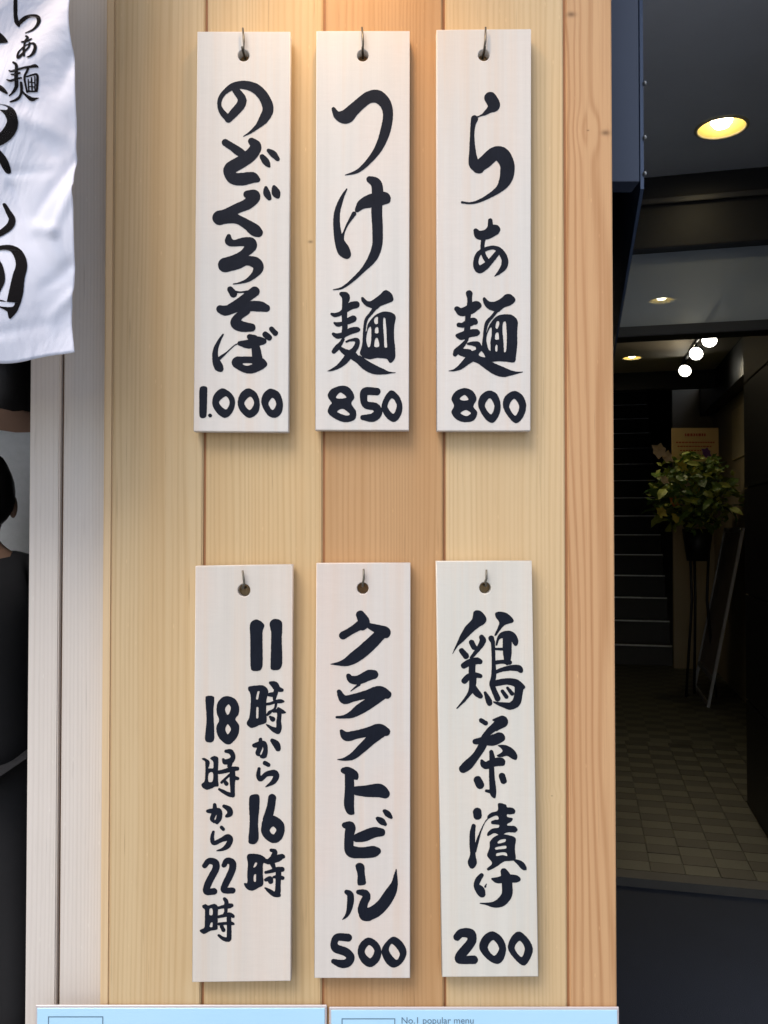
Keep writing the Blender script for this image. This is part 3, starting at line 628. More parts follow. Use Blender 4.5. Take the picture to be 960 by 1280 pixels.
def person(loc, rz, height, label, shirt_m, trouser_m, sleeves=False, hunch=0.0, group=None):
    k = height / 1.75
    P = empty('person', loc); P.rotation_euler = (0, 0, rz); tag(P, label, 'person', group)
    V = [(0, 0, .95), (0, 0, 1.12), (0, -.01, 1.30), (0, 0, 1.42), (0, .0, 1.49), (0, .012, 1.56), (0, .02, 1.66), (0, .015, 1.70),
         (.17, 0, 1.39), (.22, -.01, 1.12), (.20, .12, .92), (.19, .18, .86), (-.17, 0, 1.39), (-.22, -.01, 1.12), (-.20, .12, .92), (-.19, .18, .86),
         (.09, 0, .88), (.10, .01, .48), (.10, -.02, .09), (.10, .10, .04), (-.09, 0, .88), (-.10, .01, .48), (-.10, -.02, .09), (-.10, .10, .04)]
    E = [(0, 1), (1, 2), (2, 3), (3, 4), (4, 5), (5, 6), (6, 7), (3, 8), (8, 9), (9, 10), (10, 11), (3, 12), (12, 13), (13, 14), (14, 15),
         (0, 16), (16, 17), (17, 18), (18, 19), (0, 20), (20, 21), (21, 22), (22, 23)]
    R = [(.15, .10), (.14, .095), (.16, .11), (.09, .07), .05, .062, .088, .075, .052, .042, .034, .03, .052, .042, .034, .03, .08, .055, .04, .035, .08, .055, .04, .035]
    for i_ in (5, 6, 7): V[i_] = (V[i_][0], V[i_][1] + hunch * .6, V[i_][2] - hunch)
    V = [tuple(c * k for c in q) for q in V]; R = [tuple(c * k for c in q) if isinstance(q, tuple) else q * k for q in R]
    skin_obj('body', V, E, R, skin_m, P)
    # shirt: trunk and sleeves, a little outside the body
    sv = [(0, 0, .80), (0, 0, 1.12), (0, -.01, 1.30), (0, 0, 1.415), (0, .0, 1.475), (.18, 0, 1.385), (.225, -.01, 1.18), (-.18, 0, 1.385), (-.225, -.01, 1.18)]
    se = [(0, 1), (1, 2), (2, 3), (3, 4), (3, 5), (5, 6), (3, 7), (7, 8)]
    sr = [(.175, .13), (.165, .12), (.185, .135), (.12, .095), .075, .07, .068, .07, .068]
    if sleeves:
        sv += [(.223, -.01, 1.09), (-.223, -.01, 1.09), (.203, .12, .92), (-.203, .12, .92), (.19, .20, .83), (-.19, .20, .83)]; se += [(6, 9), (8, 10), (9, 11), (10, 12), (11, 13), (12, 14)]; sr += [.066, .066, .064, .064, .066, .066]
    skin_obj('shirt', [tuple(c * k for c in q) for q in sv], se, [tuple(c * k for c in q) if isinstance(q, tuple) else q * k for q in sr], shirt_m, P)
    tv = [(0, 0, 1.02), (.095, 0, .86), (.105, .01, .48), (.105, -.01, .10), (-.095, 0, .86), (-.105, .01, .48), (-.105, -.01, .10)]
    te = [(0, 1), (1, 2), (2, 3), (0, 4), (4, 5), (5, 6)]
    skin_obj('trousers', [tuple(c * k for c in q) for q in tv], te, [(.165 * k, .12 * k), .095 * k, .07 * k, .06 * k, .095 * k, .07 * k, .06 * k], trouser_m, P)
    bm = bmesh.new()
    for q in ellip(bm, (0, -.012 * k, 1.665 * k), (.093 * k, .108 * k, .118 * k)):
        if q.co.y > .03 * k and q.co.z < 1.69 * k: q.co.y = .03 * k            # hairline leaves the face bare
        q.co += Vector((random.uniform(-1, 1), random.uniform(-1, 1), random.uniform(-1, 1))) * .003 + Vector((0, hunch * .6, -hunch)) * k
    h = from_bm('hair', bm, hair_m, None, True); h.parent = P
    for s in (-1, 1):
        bm = bmesh.new(); ellip(bm, (s * .09 * k, (.012 + hunch * .6) * k, (1.625 - hunch) * k), (.012 * k, .02 * k, .033 * k), 10, 8); e = from_bm('ear', bm, skin_m, None, True); e.parent = P
    bm = bmesh.new(); ellip(bm, (0, (.118 + hunch * .6) * k, (1.625 - hunch) * k), (.014 * k, .018 * k, .024 * k), 8, 6); e = from_bm('nose', bm, skin_m, None, True); e.parent = P
    for s in (-1, 1):
        bm = bmesh.new(); ellip(bm, (s * .032 * k, (.10 + hunch * .6) * k, (1.655 - hunch) * k), (.012 * k, .01 * k, .006 * k), 8, 6); e = from_bm('eye', bm, hair_m, None, True); e.parent = P
    return P
grey_shirt = plain('grey_green_cotton', (.88, .93, .90), .85, 0, .12, 60)
black_cloth = plain('black_cloth', (.010, .010, .012), .8, 0, .2, 60)
person((-1.03, 1.25, .12), math.radians(38), 1.84, 'person with short black hair in a pale grey shirt, standing behind the one in black', grey_shirt, black_cloth, False, .085)
person((-.93, .88, .12), math.radians(30), 1.44, 'shorter person in black clothes nearest the shop doorway', black_cloth, black_cloth, True, .03)

# ------------------------------------------------------------------ noren curtain
CY = -.15
def cloth_y(x, z):
    return crease(x, z) + (.010 * math.sin(x * 19 + 1.2) * (1.0 - .25 * math.sin(z * 2)) + .0035 * math.sin(x * 47 + z * 23) + .004 * math.sin(z * 31 - x * 40 + 1)
            + .0035 * math.sin((z - x * 1.35) * 62) * max(0, math.sin((x + z) * 9)) )
CREASES = []
for x0, y0, x1, y1, a_, w_ in ((90, 192, 44, 268, .0050, .0065), (90, 236, 66, 288, -.0055, .006), (66, 288, 44, 284, -.004, .006), (30, 150, 86, 168, -.004, .009), (22, 118, 60, 190, .003, .007),
                               (86, 366, 60, 392, -.004, .006), (40, 300, 70, 345, .0025, .008), (10, 215, 60, 212, .0025, .005), (14, 232, 34, 290, .003, .006), (88, 60, 70, 110, .0035, .007), (84, 330, 50, 360, .003, .007), (0, 420, 50, 405, .002, .006)):
    p, q = W(x0, y0, CY), W(x1, y1, CY); CREASES.append((p.x, p.z, q.x - p.x, q.z - p.z, a_, w_))
def crease(x, z):
    s_ = 0
    for px_, pz_, dx_, dz_, a_, w_ in CREASES:
        t = max(0, min(1, ((x - px_) * dx_ + (z - pz_) * dz_) / (dx_ * dx_ + dz_ * dz_)))
        d2 = (x - px_ - t * dx_) ** 2 + (z - pz_ - t * dz_) ** 2
        if d2 < 9 * w_ * w_: s_ += a_ * math.exp(-d2 / (w_ * w_)) * (1 - .6 * t)
    return s_
cr_x = W(88, 200, CY).x; cl_x = -1.12
def curtain():
    root = empty('noren_curtain', (-.7, CY, 1.6))
    tag(root, 'white cotton door curtain with black brush lettering hanging over the shop doorway', 'curtain')
    zt = 2.35
    nx, nz = 230, 210
    bm = bmesh.new(); grid = []
    for j in range(nz + 1):
        row = []
        t = j / nz
        for i in range(nx + 1):
            s = (i / nx) ** .6
            # lower hem rises towards the free corner; free edge waves
            hem_px = 455 - 19 * max(0, (s - .90) / .10) ** 1.4 + 1.5 * math.sin(s * 70)
            zb = W(60, hem_px, CY).z
            z = zt + (zb - zt) * t
            py = 640 - (z - W(60, 640, CY).z) / (CAM.y - CY) * -F if False else 640 - (z - W(60, 640, CY).z) * F / (CY - CAM.y)
            ex = 90 - 6 * math.exp(-((py - 20) / 60) ** 2) - 5.5 * math.exp(-((py - 395) / 38) ** 2) + 1.2 * math.sin(py / 37)
            xr = W(ex, py, CY).x
            x = cl_x + (xr - cl_x) * s
            row.append(bm.verts.new((x, CY + cloth_y(x, z), z)))
        grid.append(row)
    for j in range(nz):
        for i in range(nx):
            bm.faces.new((grid[j][i], grid[j][i + 1], grid[j + 1][i + 1], grid[j + 1][i]))
    k = NT('noren_cotton')
    wv = k.noise(k.coords((900, 1, 900)), 1, 2, .6); bl = k.noise(k.coords((12, 1, 12)), 1, 4, .6); cre = k.noise(k.coords((7, 1, 4), (3, 0, 1), (0, .6, 0)), 1, 4, .6, 1.6)
    k.base(k.mix(k.math('MULTIPLY', bl, .5), (.71, .73, .82), (.62, .66, .79))); k.rough(.9)
    k.bump(k.math('ADD', k.math('MULTIPLY', wv, .06), k.math('MULTIPLY', cre, 2.0)), .6, .007)
    k.b.inputs['Specular IOR Level'].default_value = .15
    o = from_bm('cloth', bm, k.m, root, True)
    so_ = o.modifiers.new('thickness', 'SOLIDIFY'); so_.thickness = .0012; so_.offset = 1
    # hem band and stitches
    def place(x, y, off=.0020):
        p = W(x, y, CY); return Vector((p.x, CY + cloth_y(p.x, p.z) - off, p.z))
    hb = bmesh.new(); prev = None
    for i in range(60):
        s = .72 + .28 * i / 59
        x = cl_x + (W(86, 420, CY).x - cl_x) * s
        px = 480 + (x - CAM.x) * F / (CY - CAM.y)
        y1 = 455 - 19 * max(0, (s - .90) / .10) ** 1.4 + 1.5 * math.sin(s * 70)
        a = hb.verts.new(place(px, y1 - 21, .0003)); b = hb.verts.new(place(px, y1 - 1, .0003))
        if prev: hb.faces.new((prev[0], a, b, prev[1]))
        prev = (a, b)
    h = from_bm('hem', hb, k.m, root, False); sm = h.modifiers.new('thickness', 'SOLIDIFY'); sm.thickness = .0005
    bw = NT('curtain_ink'); bw.base((.008, .007, .008)); bw.rough(.9); bw.b.inputs['Specular IOR Level'].default_value = .1
    Z = (0, 0, 13.333); Y6 = (0, 60, 13.333); Q = (0, 0, 6.4); Q2 = (0, 180, 6.4)
    chars = [
     G(Z, s=[[(258,-160,14),(255,-40,22),(245,100,26),(240,220,26),(250,330,32),(275,378,20)],[(270,360,22),(330,270,26),(410,190,24),(500,160,24),(560,180,32),(580,260,34),(550,350,26),(480,430,18),(380,488,9)]]),
     G(Z, s=[[(400,550,20),(430,590,22),(402,640,18),(400,760,18),(410,880,20),(425,960,16)],[(345,675,15),(420,660,24),(495,615,16)],
       [(480,700,18),(480,780,18),(420,880,18),(345,1000,24),(320,950,18),(335,870,15),(400,770,12),(470,720,14),(540,710,20),(585,770,26),(575,870,26),(530,950,18),(475,985,8)]]),
     G(Y6, s=[[(270,300,18),(320,340,22),(330,420,24),(330,560,28),(330,680,28),(280,780,18),(225,875,9)],[(220,460,12),(260,468,18),(340,430,18),(440,380,18),(540,340,20),(600,310,26),(630,320,14)],
       [(255,525,10),(320,515,16),(380,480,16)],[(195,620,10),(250,630,18),(330,590,16),(400,560,14)],[(400,640,20),(400,740,22),(370,840,18),(300,930,18),(240,975,11)],
       [(400,760,18),(460,820,18),(540,870,34),(600,850,16),(645,830,4)],[(500,380,16),(480,440,14),(450,530,16),(460,650,14),(480,770,14)],[(480,520,11),(560,470,13),(620,450,17),(625,560,17),(615,720,13)],
       [(500,560,8),(505,740,10)],[(545,520,10),(550,720,10)],[(590,490,9),(590,730,9)],[(480,760,14),(610,725,13)],[(520,600,8),(590,590,8)],[(520,670,8),(590,660,8)]]),
     G(Q, p=[[(-60,225),(0,265),(40,300),(62,335),(30,350),(-60,362)]]),
     G(Q, s=[[(-60,712,14),(0,728,16),(50,755,20),(88,785,9)]]),
     G(Q, s=[[(-60,905,24),(40,900,24),(108,935,42),(130,1010,42),(85,1100,42),(10,1160,36),(-60,1200,30)],[(20,1060,10),(0,1075,24),(-30,1100,30)]]),
     G(Q2, s=[[(-30,50,20),(20,110,28),(48,165,32),(62,212,24)]]),
     G(Q2, s=[[(30,482,14),(60,540,20),(85,590,24),(72,645,28),(20,700,24),(-40,745,20)]]),
     G(Q2, s=[[(-40,850,18),(40,830,20),(100,838,26),(150,885,38),(176,970,42),(158,1080,44),(145,1200,48),(128,1290,44),(118,1350,30),(106,1405,8)],
       [(-40,1290,26),(50,1302,32),(110,1330,34)],[(-30,940,34),(8,1000,34),(28,1100,36),(4,1190,34),(-20,1255,40)]]),
    ]
    for c in chars: glyph_mesh('brushed_character', c, place, bw.m, root)
    return root
curtain()
o = tube('curtain_rod', [(-1.3, CY + .004, 2.36), (-.36, CY + .004, 2.36)], .011, honey_edge, None); tag(o, 'wooden rod holding the white door curtain', 'curtain rod')

# ------------------------------------------------------------------ six hanging plaques
PF = -.0185; PB = -.0035
PL = [
 ('nodoguro', [(246.6,39.3),(362.8,39.3),(360.8,540),(241.8,539)], HOOKS[0], (.75,.735,.70), 3.1, .22, 7.2, 'wooden price plaque reading のどぐろそば 1.000 in black brush writing, left of the upper row'),
 ('tsukemen', [(395.4,38.6),(512.2,38.4),(511.4,538),(394.0,537.5)], HOOKS[1], (.75,.735,.70), 5.2, .30, 7.2, 'wooden price plaque reading つけ麺 850 in black brush writing, middle of the upper row'),
 ('ramen', [(545.6,37),(664,36),(663.4,538.5),(546,538.5)], HOOKS[2], (.75,.735,.70), 8.9, .22, 7.2, 'wooden price plaque reading らぁ麺 800 in black brush writing, right of the upper row'),
 ('hours', [(244.2,707.5),(365.6,705.5),(363.6,1226.5),(240,1228)], HOOKS[3], (.75,.70,.63), 12.3, .35, 7.8, 'wooden plaque with opening hours 11時から16時 18時から22時, left of the lower row'),
 ('beer', [(395.4,704),(513,703.5),(512.8,1223),(392.8,1222.8)], HOOKS[4], (.75,.70,.645), 15.9, .45, 7.2, 'wooden price plaque reading クラフトビール 500 in black brush writing, middle of the lower row'),
 ('chazuke', [(545.2,701.5),(664.8,701),(673.2,1221),(552.6,1221.5)], HOOKS[5], (.745,.725,.655), 19.4, .25, 7.2, 'wooden price plaque reading 鶏茶漬け 200 in black brush writing, right of the lower row'),
]
for key, cor, hk, tone, seed, pink, hr, label in PL:
    root = empty('hanging_plaque', W((cor[2][0] + cor[3][0]) / 2, cor[2][1], PF)); tag(root, label, 'price plaque', 'wooden plaques hung in two rows on the plank wall')
    tw = [W(x, y, PF) for x, y in cor]
    hc = W(hk[0], hk[1], PF); rr = hr / F * (PF - CAM.y)
    outer = [(p.x, p.z) for p in tw]
    hole = [(hc.x + rr * math.cos(a * math.pi / 14), hc.z - rr * math.sin(a * math.pi / 14)) for a in range(28)]
    yc = (PF + PB) / 2
    flat_shape('board', outer, [hole], PB - PF, .0011, lambda c: Vector((c.x, yc - c.z, c.y)), placard_wood('plaque_wood_' + key, tone, seed, pink), root)
    for kind, ops in GL[key]:
        glyph_mesh('brushed_character' if kind == 'c' else 'brushed_numeral', ops, lambda x, y: W(x, y, PF - .00035), INK, root)

# ------------------------------------------------------------------ laminated menu sheets below
k = NT('laminated_sheet_sky_tint'); n = k.noise(k.coords((5, 1, 5)), 1, 3, .5)
k.base(k.mix(n, (.42, .72, .93), (.50, .77, .95))); k.rough(.18); k.b.inputs['Coat Weight'].default_value = .6; k.b.inputs['Coat Roughness'].default_value = .08  # blue sky reflection put into the base colour of white sheets
sheet_m = k.m
print_m = plain('printed_blue_grey', (.10, .18, .28), .5, 0, .1, 50, 0)
clear_m = plain('laminate_edge', (.55, .50, .50), .25, 0, .05, 50, 0)
for x0, x1, y0, lab in ((45, 407.5, 1260, 'laminated menu sheet coloured with sky reflection at the bottom left, under the opening hours plaque'), (412.5, 773, 1262.5, 'laminated menu sheet coloured with sky reflection headed No.1 popular menu, at the bottom right')):
    m = empty('menu_sheet', W((x0 + x1) / 2, 1500, -.004)); tag(m, lab, 'menu', 'laminated menus along the foot of the wall')
    a = W(x0, y0, -.0055); b = W(x1, y0, -.0055); zb = a.z - .27
    box('laminate', a.x - .001, b.x + .001, -.0048, -.0022, zb - .002, a.z + .0028, clear_m, m, .0008)
    box('sheet', a.x + .0015, b.x - .0015, -.0058, -.0049, zb, a.z, sheet_m, m, .0003)
    # printed picture frame and headings
    fx = (60, 129) if x0 < 100 else (427, 494)
    q0 = W(fx[0], y0 + 10.5, -.0061); q1 = W(fx[1], y0 + 10.5, -.0061); hh = .09; t = .0011
    bm = bmesh.new()
    for (xa, xb, za, zc) in ((q0.x, q1.x, q0.z - t, q0.z), (q0.x, q1.x, q0.z - hh, q0.z - hh + t), (q0.x, q0.x + t, q0.z - hh + t, q0.z - t), (q1.x - t, q1.x, q0.z - hh + t, q0.z - t)):
        bm.faces.new([bm.verts.new((xa, -.0061, za)), bm.verts.new((xb, -.0061, za)), bm.verts.new((xb, -.0061, zc)), bm.verts.new((xa, -.0061, zc))])
    from_bm('printed_frame', bm, print_m, m)
    if x0 > 100:
        cu = bpy.data.curves.new('t', 'FONT'); cu.body = 'No.1 popular menu'; cu.size = .0135
        tmp = bpy.data.objects.new('t', cu); COL.objects.link(tmp); bpy.context.view_layer.update()
        me = bpy.data.meshes.new_from_object(tmp.evaluated_get(bpy.context.evaluated_depsgraph_get())); bpy.data.objects.remove(tmp)
        xs = [v.co.x for v in me.vertices]; p0 = W(502, 1279.5, -.0062); p1 = W(592, 1279.5, -.0062); sc = (p1.x - p0.x) / (max(xs) - min(xs))
        for v in me.vertices: v.co = Vector((p0.x + (v.co.x - min(xs)) * sc, -.0062, p0.z + v.co.y * sc * 1.0))
        me.materials.clear(); t_ = link('printed_heading', me, None, print_m); t_.parent = m; t_.matrix_parent_inverse = Matrix.Translation(-m.location)

# ------------------------------------------------------------------ passage on the right
black_panel = plain('black_stone_panel', (.016, .016, .017), .42, 0, .25, 8, .1)
beige = NT('beige_wall_paint'); v = beige.coords(); n = beige.noise(v, 2.5, 5, .6); beige.base(beige.mix(n, (.40, .33, .22), (.50, .42, .29))); beige.rough(.7); beige = beige.m
soff_m = plain('grey_soffit', (.76, .79, .82), .7, 0, .08, 5)
ceil_m = plain('warm_ceiling', (.50, .45, .38), .7, 0, .08, 5)
blk = plain('black_metal', (.018, .018, .019), .45, 0, .2, 30)
# tiles
tile_a = plain('floor_tile_olive', (.11, .112, .082), .45, 0, .2, 60, .2)
tile_b = plain('floor_tile_dark', (.055, .054, .042), .45, 0, .2, 60, .2)
pf = NT('passage_floor'); tc = pf.coords((1, 1, 1), (0, 0, 0), (0, 0, PHI)); ck = pf.n('ShaderNodeTexChecker'); pf.l(tc, ck.inputs[0])
mp = pf.n('ShaderNodeMapping'); mp.inputs['Scale'].default_value = (1 / .13, 1 / .10, 1); pf.l(tc, mp.inputs[0]); pf.l(mp.outputs[0], ck.inputs[0]); ck.inputs['Scale'].default_value = 1
ck.inputs[1].default_value = (.11, .112, .082, 1); ck.inputs[2].default_value = (.055, .054, .042, 1); pf.base(ck.outputs[0]); pf.rough(.5)
pfl = pbox('passage_floor', -.02, 1.24, 3.48, 13.5, .0, .025, pf.m); pfl['kind'] = 'structure'
tm = {}
for r in range(21):
    for c in range(10):
        u0 = -.01 + c * .13; v0 = 3.49 + r * .10
        if u0 + .13 > (.775 if v0 < 4.45 else 1.22) or u0 < .09: continue
        bm = bmesh.new(); hexa(bm, [Vector((x, y, z)) for z in (0, .0045) for x, y in ((-.063, -.048), (.063, -.048), (.063, .048), (-.063, .048))])
        key = (r + c) % 2
        if key not in tm:
            bmesh.ops.recalc_face_normals(bm, faces=bm.faces); me = bpy.data.meshes.new('tile'); bm.to_mesh(me); me.materials.append(tile_a if key else tile_b); tm[key] = me
        bm.free()
        t = bpy.data.objects.new('tile', tm[key]); COL.objects.link(t); t.parent = pfl
        t.location = PU(u0 + .065, v0 + .05, .0255 + random.uniform(0, .0012)); t.rotation_euler = (random.uniform(-.004, .004), random.uniform(-.004, .004), -PHI)
o = pbox('door_threshold', -.02, .80, 3.40, 3.478, .0, .034, plain('threshold_metal', (.10, .10, .095), .6, .2)); tag(o, 'dull metal threshold strip across the passage entrance floor', 'threshold')
# walls
o = pbox('passage_left_wall', -.14, -.02, 1.32, 13.5, 0, 5.2, blk); tag(o, 'dark left wall of the passage, behind the plank wall', 'wall')
rw = empty('dark_side_wall', PU(.9, 3, 0)); tag(rw, 'wall of large black stone panels on the right of the passage entrance', 'wall')
pbox('wall_core', .79, 1.2, 1.9, 4.47, 0, 2.75, blk, rw)
for zi in range(6):
    for vi in range(3):
        za = .0 + zi * .52 + .02; v0 = 1.9 + vi * .86
        pbox('panel', .776, .789, v0 + .004, min(v0 + .856, 4.47), za + .004, min(za + .516, 2.74), black_panel, rw, .002)
o = pbox('inner_right_wall', 1.22, 1.35, 4.472, 8.62, 0, 2.75, beige); tag(o, 'beige painted right wall inside the passage beside the flower stand', 'wall')
o = pbox('stair_return_wall', .845, 1.35, 8.625, 8.72, 0, 5.2, beige); tag(o, 'narrow beige wall face between the staircase and the right wall', 'wall')
o = pbox('stair_side_wall', .845, .95, 8.725, 13.5, 0, 5.2, blk); tag(o, 'dark wall rising along the right of the staircase', 'wall')
o = pbox('stair_end_wall', -.14, 1.2, 13.5, 13.6, 0, 5.2, blk); tag(o, 'dark wall at the top end of the stairwell', 'wall')
o = pbox('bulkhead', 1.10, 1.219, 4.48, 8.62, 2.47, 2.749, blk); tag(o, 'dark boxed-in beam along the top of the beige wall', 'beam')
# soffit (with a real opening for the downlight) and inner ceiling
def uv_hole(cu, cv, r, n=28): return [(cu + r * math.cos(a * 2 * math.pi / n), cv - r * math.sin(a * 2 * math.pi / n)) for a in range(n)]
def w2uv(p): q = Vector((p.x - CAM.x, p.y - CAM.y, 0)); return q.dot(EU), q.dot(EV)
def at_z(px, py, z):
    d = FW + UP * ((640 - py) / F) + Vector((1, 0, 0)) * ((px - 480) / F); t = (z - CAM.z) / d.z; return CAM + d * t
L1 = w2uv(at_z(902, 159, 2.75)); L2 = w2uv(at_z(827, 375, 2.75)); L3 = w2uv(at_z(790, 447, 2.75))
def slab(name, u0, u1, v0, v1, z0, z1, holes, mat):
    return flat_shape(name, [(u0, v0), (u1, v0), (u1, v1), (u0, v1)], holes, z1 - z0, 0, lambda c: PU(c.x, c.y, (z0 + z1) / 2 + c.z), mat)
o = slab('porch_soffit', -.14, 1.9, 1.28, 3.40, 2.75, 2.79, [uv_hole(*L1, .082)], soff_m); o['kind'] = 'structure'; tag(o, None)
o = slab('passage_ceiling', -.14, 1.35, 3.56, 7.65, 2.75, 2.79, [uv_hole(*L2, .075), uv_hole(*L3, .075)], ceil_m); o['kind'] = 'structure'
o = pbox('sky_block_slab', -.14, 2.2, 1.28, 7.65, 2.95, 3.2, blk); o['kind'] = 'structure'  # unseen slab added to keep sky light out of the passage
o = pbox('stairwell_roof', -.14, 2.2, 7.4, 13.6, 5.2, 5.3, blk); o['kind'] = 'structure'
o = pbox('stairwell_front', -.14, 1.35, 7.655, 7.75, 2.6, 5.2, blk); tag(o, 'dark drop beam where the passage ceiling ends before the stairs', 'beam')
o = pbox('porch_fascia', -.14, 2.2, 1.2, 1.278, 2.7, 3.6, fac); tag(o, 'building front above the passage entrance', 'facade')
# entrance header with glass transom
hd = empty('entrance_header', PU(.4, 3.48, 2.15)); tag(hd, 'black metal entrance header with a glass transom above the passage door', 'door frame')
pbox('top_beam', -.02, .776, 3.402, 3.55, 2.665, 2.749, blk, hd, .002)
pbox('beam_edge', -.02, .776, 3.385, 3.40, 2.640, 2.66, plain('edge_grey', (.09, .09, .09), .4, .5), hd, .002)
pbox('mid_beam', -.02, .776, 3.41, 3.54, 2.475, 2.662, blk, hd, .003)
pbox('transom_bar', -.02, .776, 3.42, 3.53, 2.135, 2.175, blk, hd, .003)
pbox('side_post', .737, .776, 3.42, 3.53, 0.035, 2.473, blk, hd, .003)
gm = NT('transom_glass'); t = gm.t; t.nodes.remove(gm.b); out = [n for n in t.nodes if n.type == 'OUTPUT_MATERIAL'][0]
tr = t.nodes.new('ShaderNodeBsdfTransparent'); tr.inputs[0].default_value = (.75, .8, .85, 1); gs = t.nodes.new('ShaderNodeBsdfGlossy'); gs.inputs['Roughness'].default_value = .02; ms = t.nodes.new('ShaderNodeMixShader'); lw = t.nodes.new('ShaderNodeFresnel'); lw.inputs[0].default_value = 1.5
t.links.new(lw.outputs[0], ms.inputs[0]); t.links.new(tr.outputs[0], ms.inputs[1]); t.links.new(gs.outputs[0], ms.inputs[2]); df = t.nodes.new('ShaderNodeBsdfDiffuse'); df.inputs[0].default_value = (.62, .70, .80, 1); m2 = t.nodes.new('ShaderNodeMixShader'); m2.inputs[0].default_value = .45; t.links.new(ms.outputs[0], m2.inputs[1]); t.links.new(df.outputs[0], m2.inputs[2]); t.links.new(m2.outputs[0], out.inputs[0])
pbox('transom_pane', -.015, .735, 3.47, 3.478, 2.177, 2.473, gm.m, hd)
# lamps
refl = plain('gold_reflector', (.42, .31, .10), .35, .3, .05, 5, 0)
ring_m = plain('lamp_ring', (.7, .62, .4), .35, .2, .05, 5, 0)
def downlight(uv, r, label, bulb, power, col=(1, .82, .5)):
    c = PU(uv[0], uv[1], 2.75); root = empty('ceiling_downlight', c); tag(root, label, 'downlight', 'round downlights along the passage ceiling')
    lathe('trim_ring', [(r * .96, .004), (r * 1.10, .003), (r * 1.12, -.003), (r * .99, -.006), (r * .96, .004)], c, ring_m, root)
    lathe('reflector', [(r * .97, .0), (r * .8, .035), (r * .55, .062)], c, refl, root)
    lathe('bulb', [(0, -.002), (r * .3, .002), (r * .44, .016), (r * .5, .055), (0, .062)], c, bulb, root)
    l = bpy.data.lights.new('downlight_lamp', 'SPOT'); l.energy = power; l.color = col; l.spot_size = math.radians(120); l.spot_blend = 1; l.shadow_soft_size = .02
    lo = bpy.data.objects.new('downlight_lamp', l); COL.objects.link(lo); lo.parent = root; lo.matrix_parent_inverse = Matrix.Translation(-c); lo.location = c + Vector((0, 0, -.012))
    return root
b1 = glow('warm_bulb', (1, .86, .55), 16)
downlight(L1, .079, 'brass rimmed downlight in the grey soffit outside the entrance, largest of the three', b1, 1.2)
downlight(L2, .072, 'downlight in the inner ceiling seen through the glass transom', b1, 5)
downlight(L3, .072, 'farthest downlight, in the warm ceiling just before the stairs', b1, 6)
b2 = glow('spot_bulb', (1, .95, .80), 14)
tr0, tr1 = PU(.80, 5.5, 2.735), PU(.80, 7.4, 2.735)
track = tube('light_track', [tr0, tr1], .014, blk); tag(track, 'black ceiling track that carries the three white spotlights', 'light track')
for i, (px, py) in enumerate(((887, 425), (870.5, 441.5), (856.5, 463))):
    d = (5.6, 6.1, 6.7)[i]
    p = W(px, py, d + CAM.y)
    root = empty('track_spotlight', p); tag(root, ('glowing spotlight nearest the entrance, highest of the three', 'glowing spotlight in the middle of the three on the track', 'glowing spotlight farthest in, lowest of the three')[i], 'spotlight', 'three spotlights on the ceiling track')
    aim = (Vector((-.45, -.72, -.42)) if i else Vector((-.4, -.75, -.62))).normalized()
    r = .052
    q = aim.to_track_quat('Z', 'Y').to_matrix()
    def oriented(name, prof, mat):
        ob = lathe(name, prof, (0, 0, 0), mat, None, 20)
        for vv in ob.data.vertices: vv.co = q @ vv.co
        ob.parent = root; return ob
    oriented('shade', [(0, -.09), (r * .6, -.085), (r * .95, -.02), (r * 1.02, .022), (r * .94, .022), (r * .85, -.015), (0, -.02)], blk)
    oriented('bulb', [(0, .028), (r * .6, .024), (r * .93, .006), (r * .93, -.006), (0, -.008)], b2)
    tube('stem', [p + q @ Vector((0, 0, -.06)), Vector((p.x, p.y, 2.735))], .006, blk, root)
    l = bpy.data.lights.new('spotlight_lamp', 'SPOT'); l.energy = 11; l.color = (1, .80, .5); l.spot_size = math.radians(105); l.spot_blend = 1; l.shadow_soft_size = .03
    lo = bpy.data.objects.new('spotlight_lamp', l); COL.objects.link(lo); lo.parent = root; lo.location = aim * .035; lo.rotation_euler = aim.to_track_quat('-Z', 'Y').to_euler()
# staircase
stair = empty('staircase', PU(.4, 8.66, 0)); tag(stair, 'dark concrete staircase with pale nosing strips climbing at the end of the passage', 'staircase')
st_m = plain('dark_step', (.085, .085, .09), .7); nose_m = plain('nosing_grey', (.80, .80, .78), .45, .4, .1, 30)
RI, GO = .2185, .236
for i in range(18):
    v0 = 8.76 + i * GO
    s = pbox('step', -.019, .843, v0, v0 + GO + (.02 if i < 17 else 0), .026 if i == 0 else RI * i - .05, RI * (i + 1), st_m, stair)
    nz = pbox('nosing', -.018, .842, v0 - .014, v0 + .022, RI * (i + 1) - .006, RI * (i + 1) + .007, nose_m); nz.parent = s
# high pipe on the right
o = tube('wall_pipe', [PU(.74, 1.95, 2.62), PU(.74, 3.36, 2.62)], .028, plain('pipe_grey', (.05, .05, .052), .4)); tag(o, 'dark grey pipe running under the soffit along the black wall', 'pipe')

# hanging blue-grey sign box beside the plank wall's right edge
blue = plain('blue_grey_metal', (.052, .075, .125), .5, .0, .08, 4, .05)
blue2 = plain('navy_metal', (.10, .15, .26), .5, 0, .1, 4, .05)
blue = plain('blue_grey_metal', (.040, .056, .095), .5, .0, .12, 5, .05)
sb = empty('hanging_sign_box', (.36, .2, 1.8)); tag(sb, 'blue grey metal sign box fixed high beside the right edge of the plank wall', 'sign box')
yb = .16
box('cabinet', W(740, 225, yb).x, W(803, 225, yb).x - .004, yb, .2, W(780, 227, yb).z, 2.7, blue, sb, .001, 1)
bolt = plain('bolt_steel', (.45, .46, .45), .3, .8, .05, 5, 0)
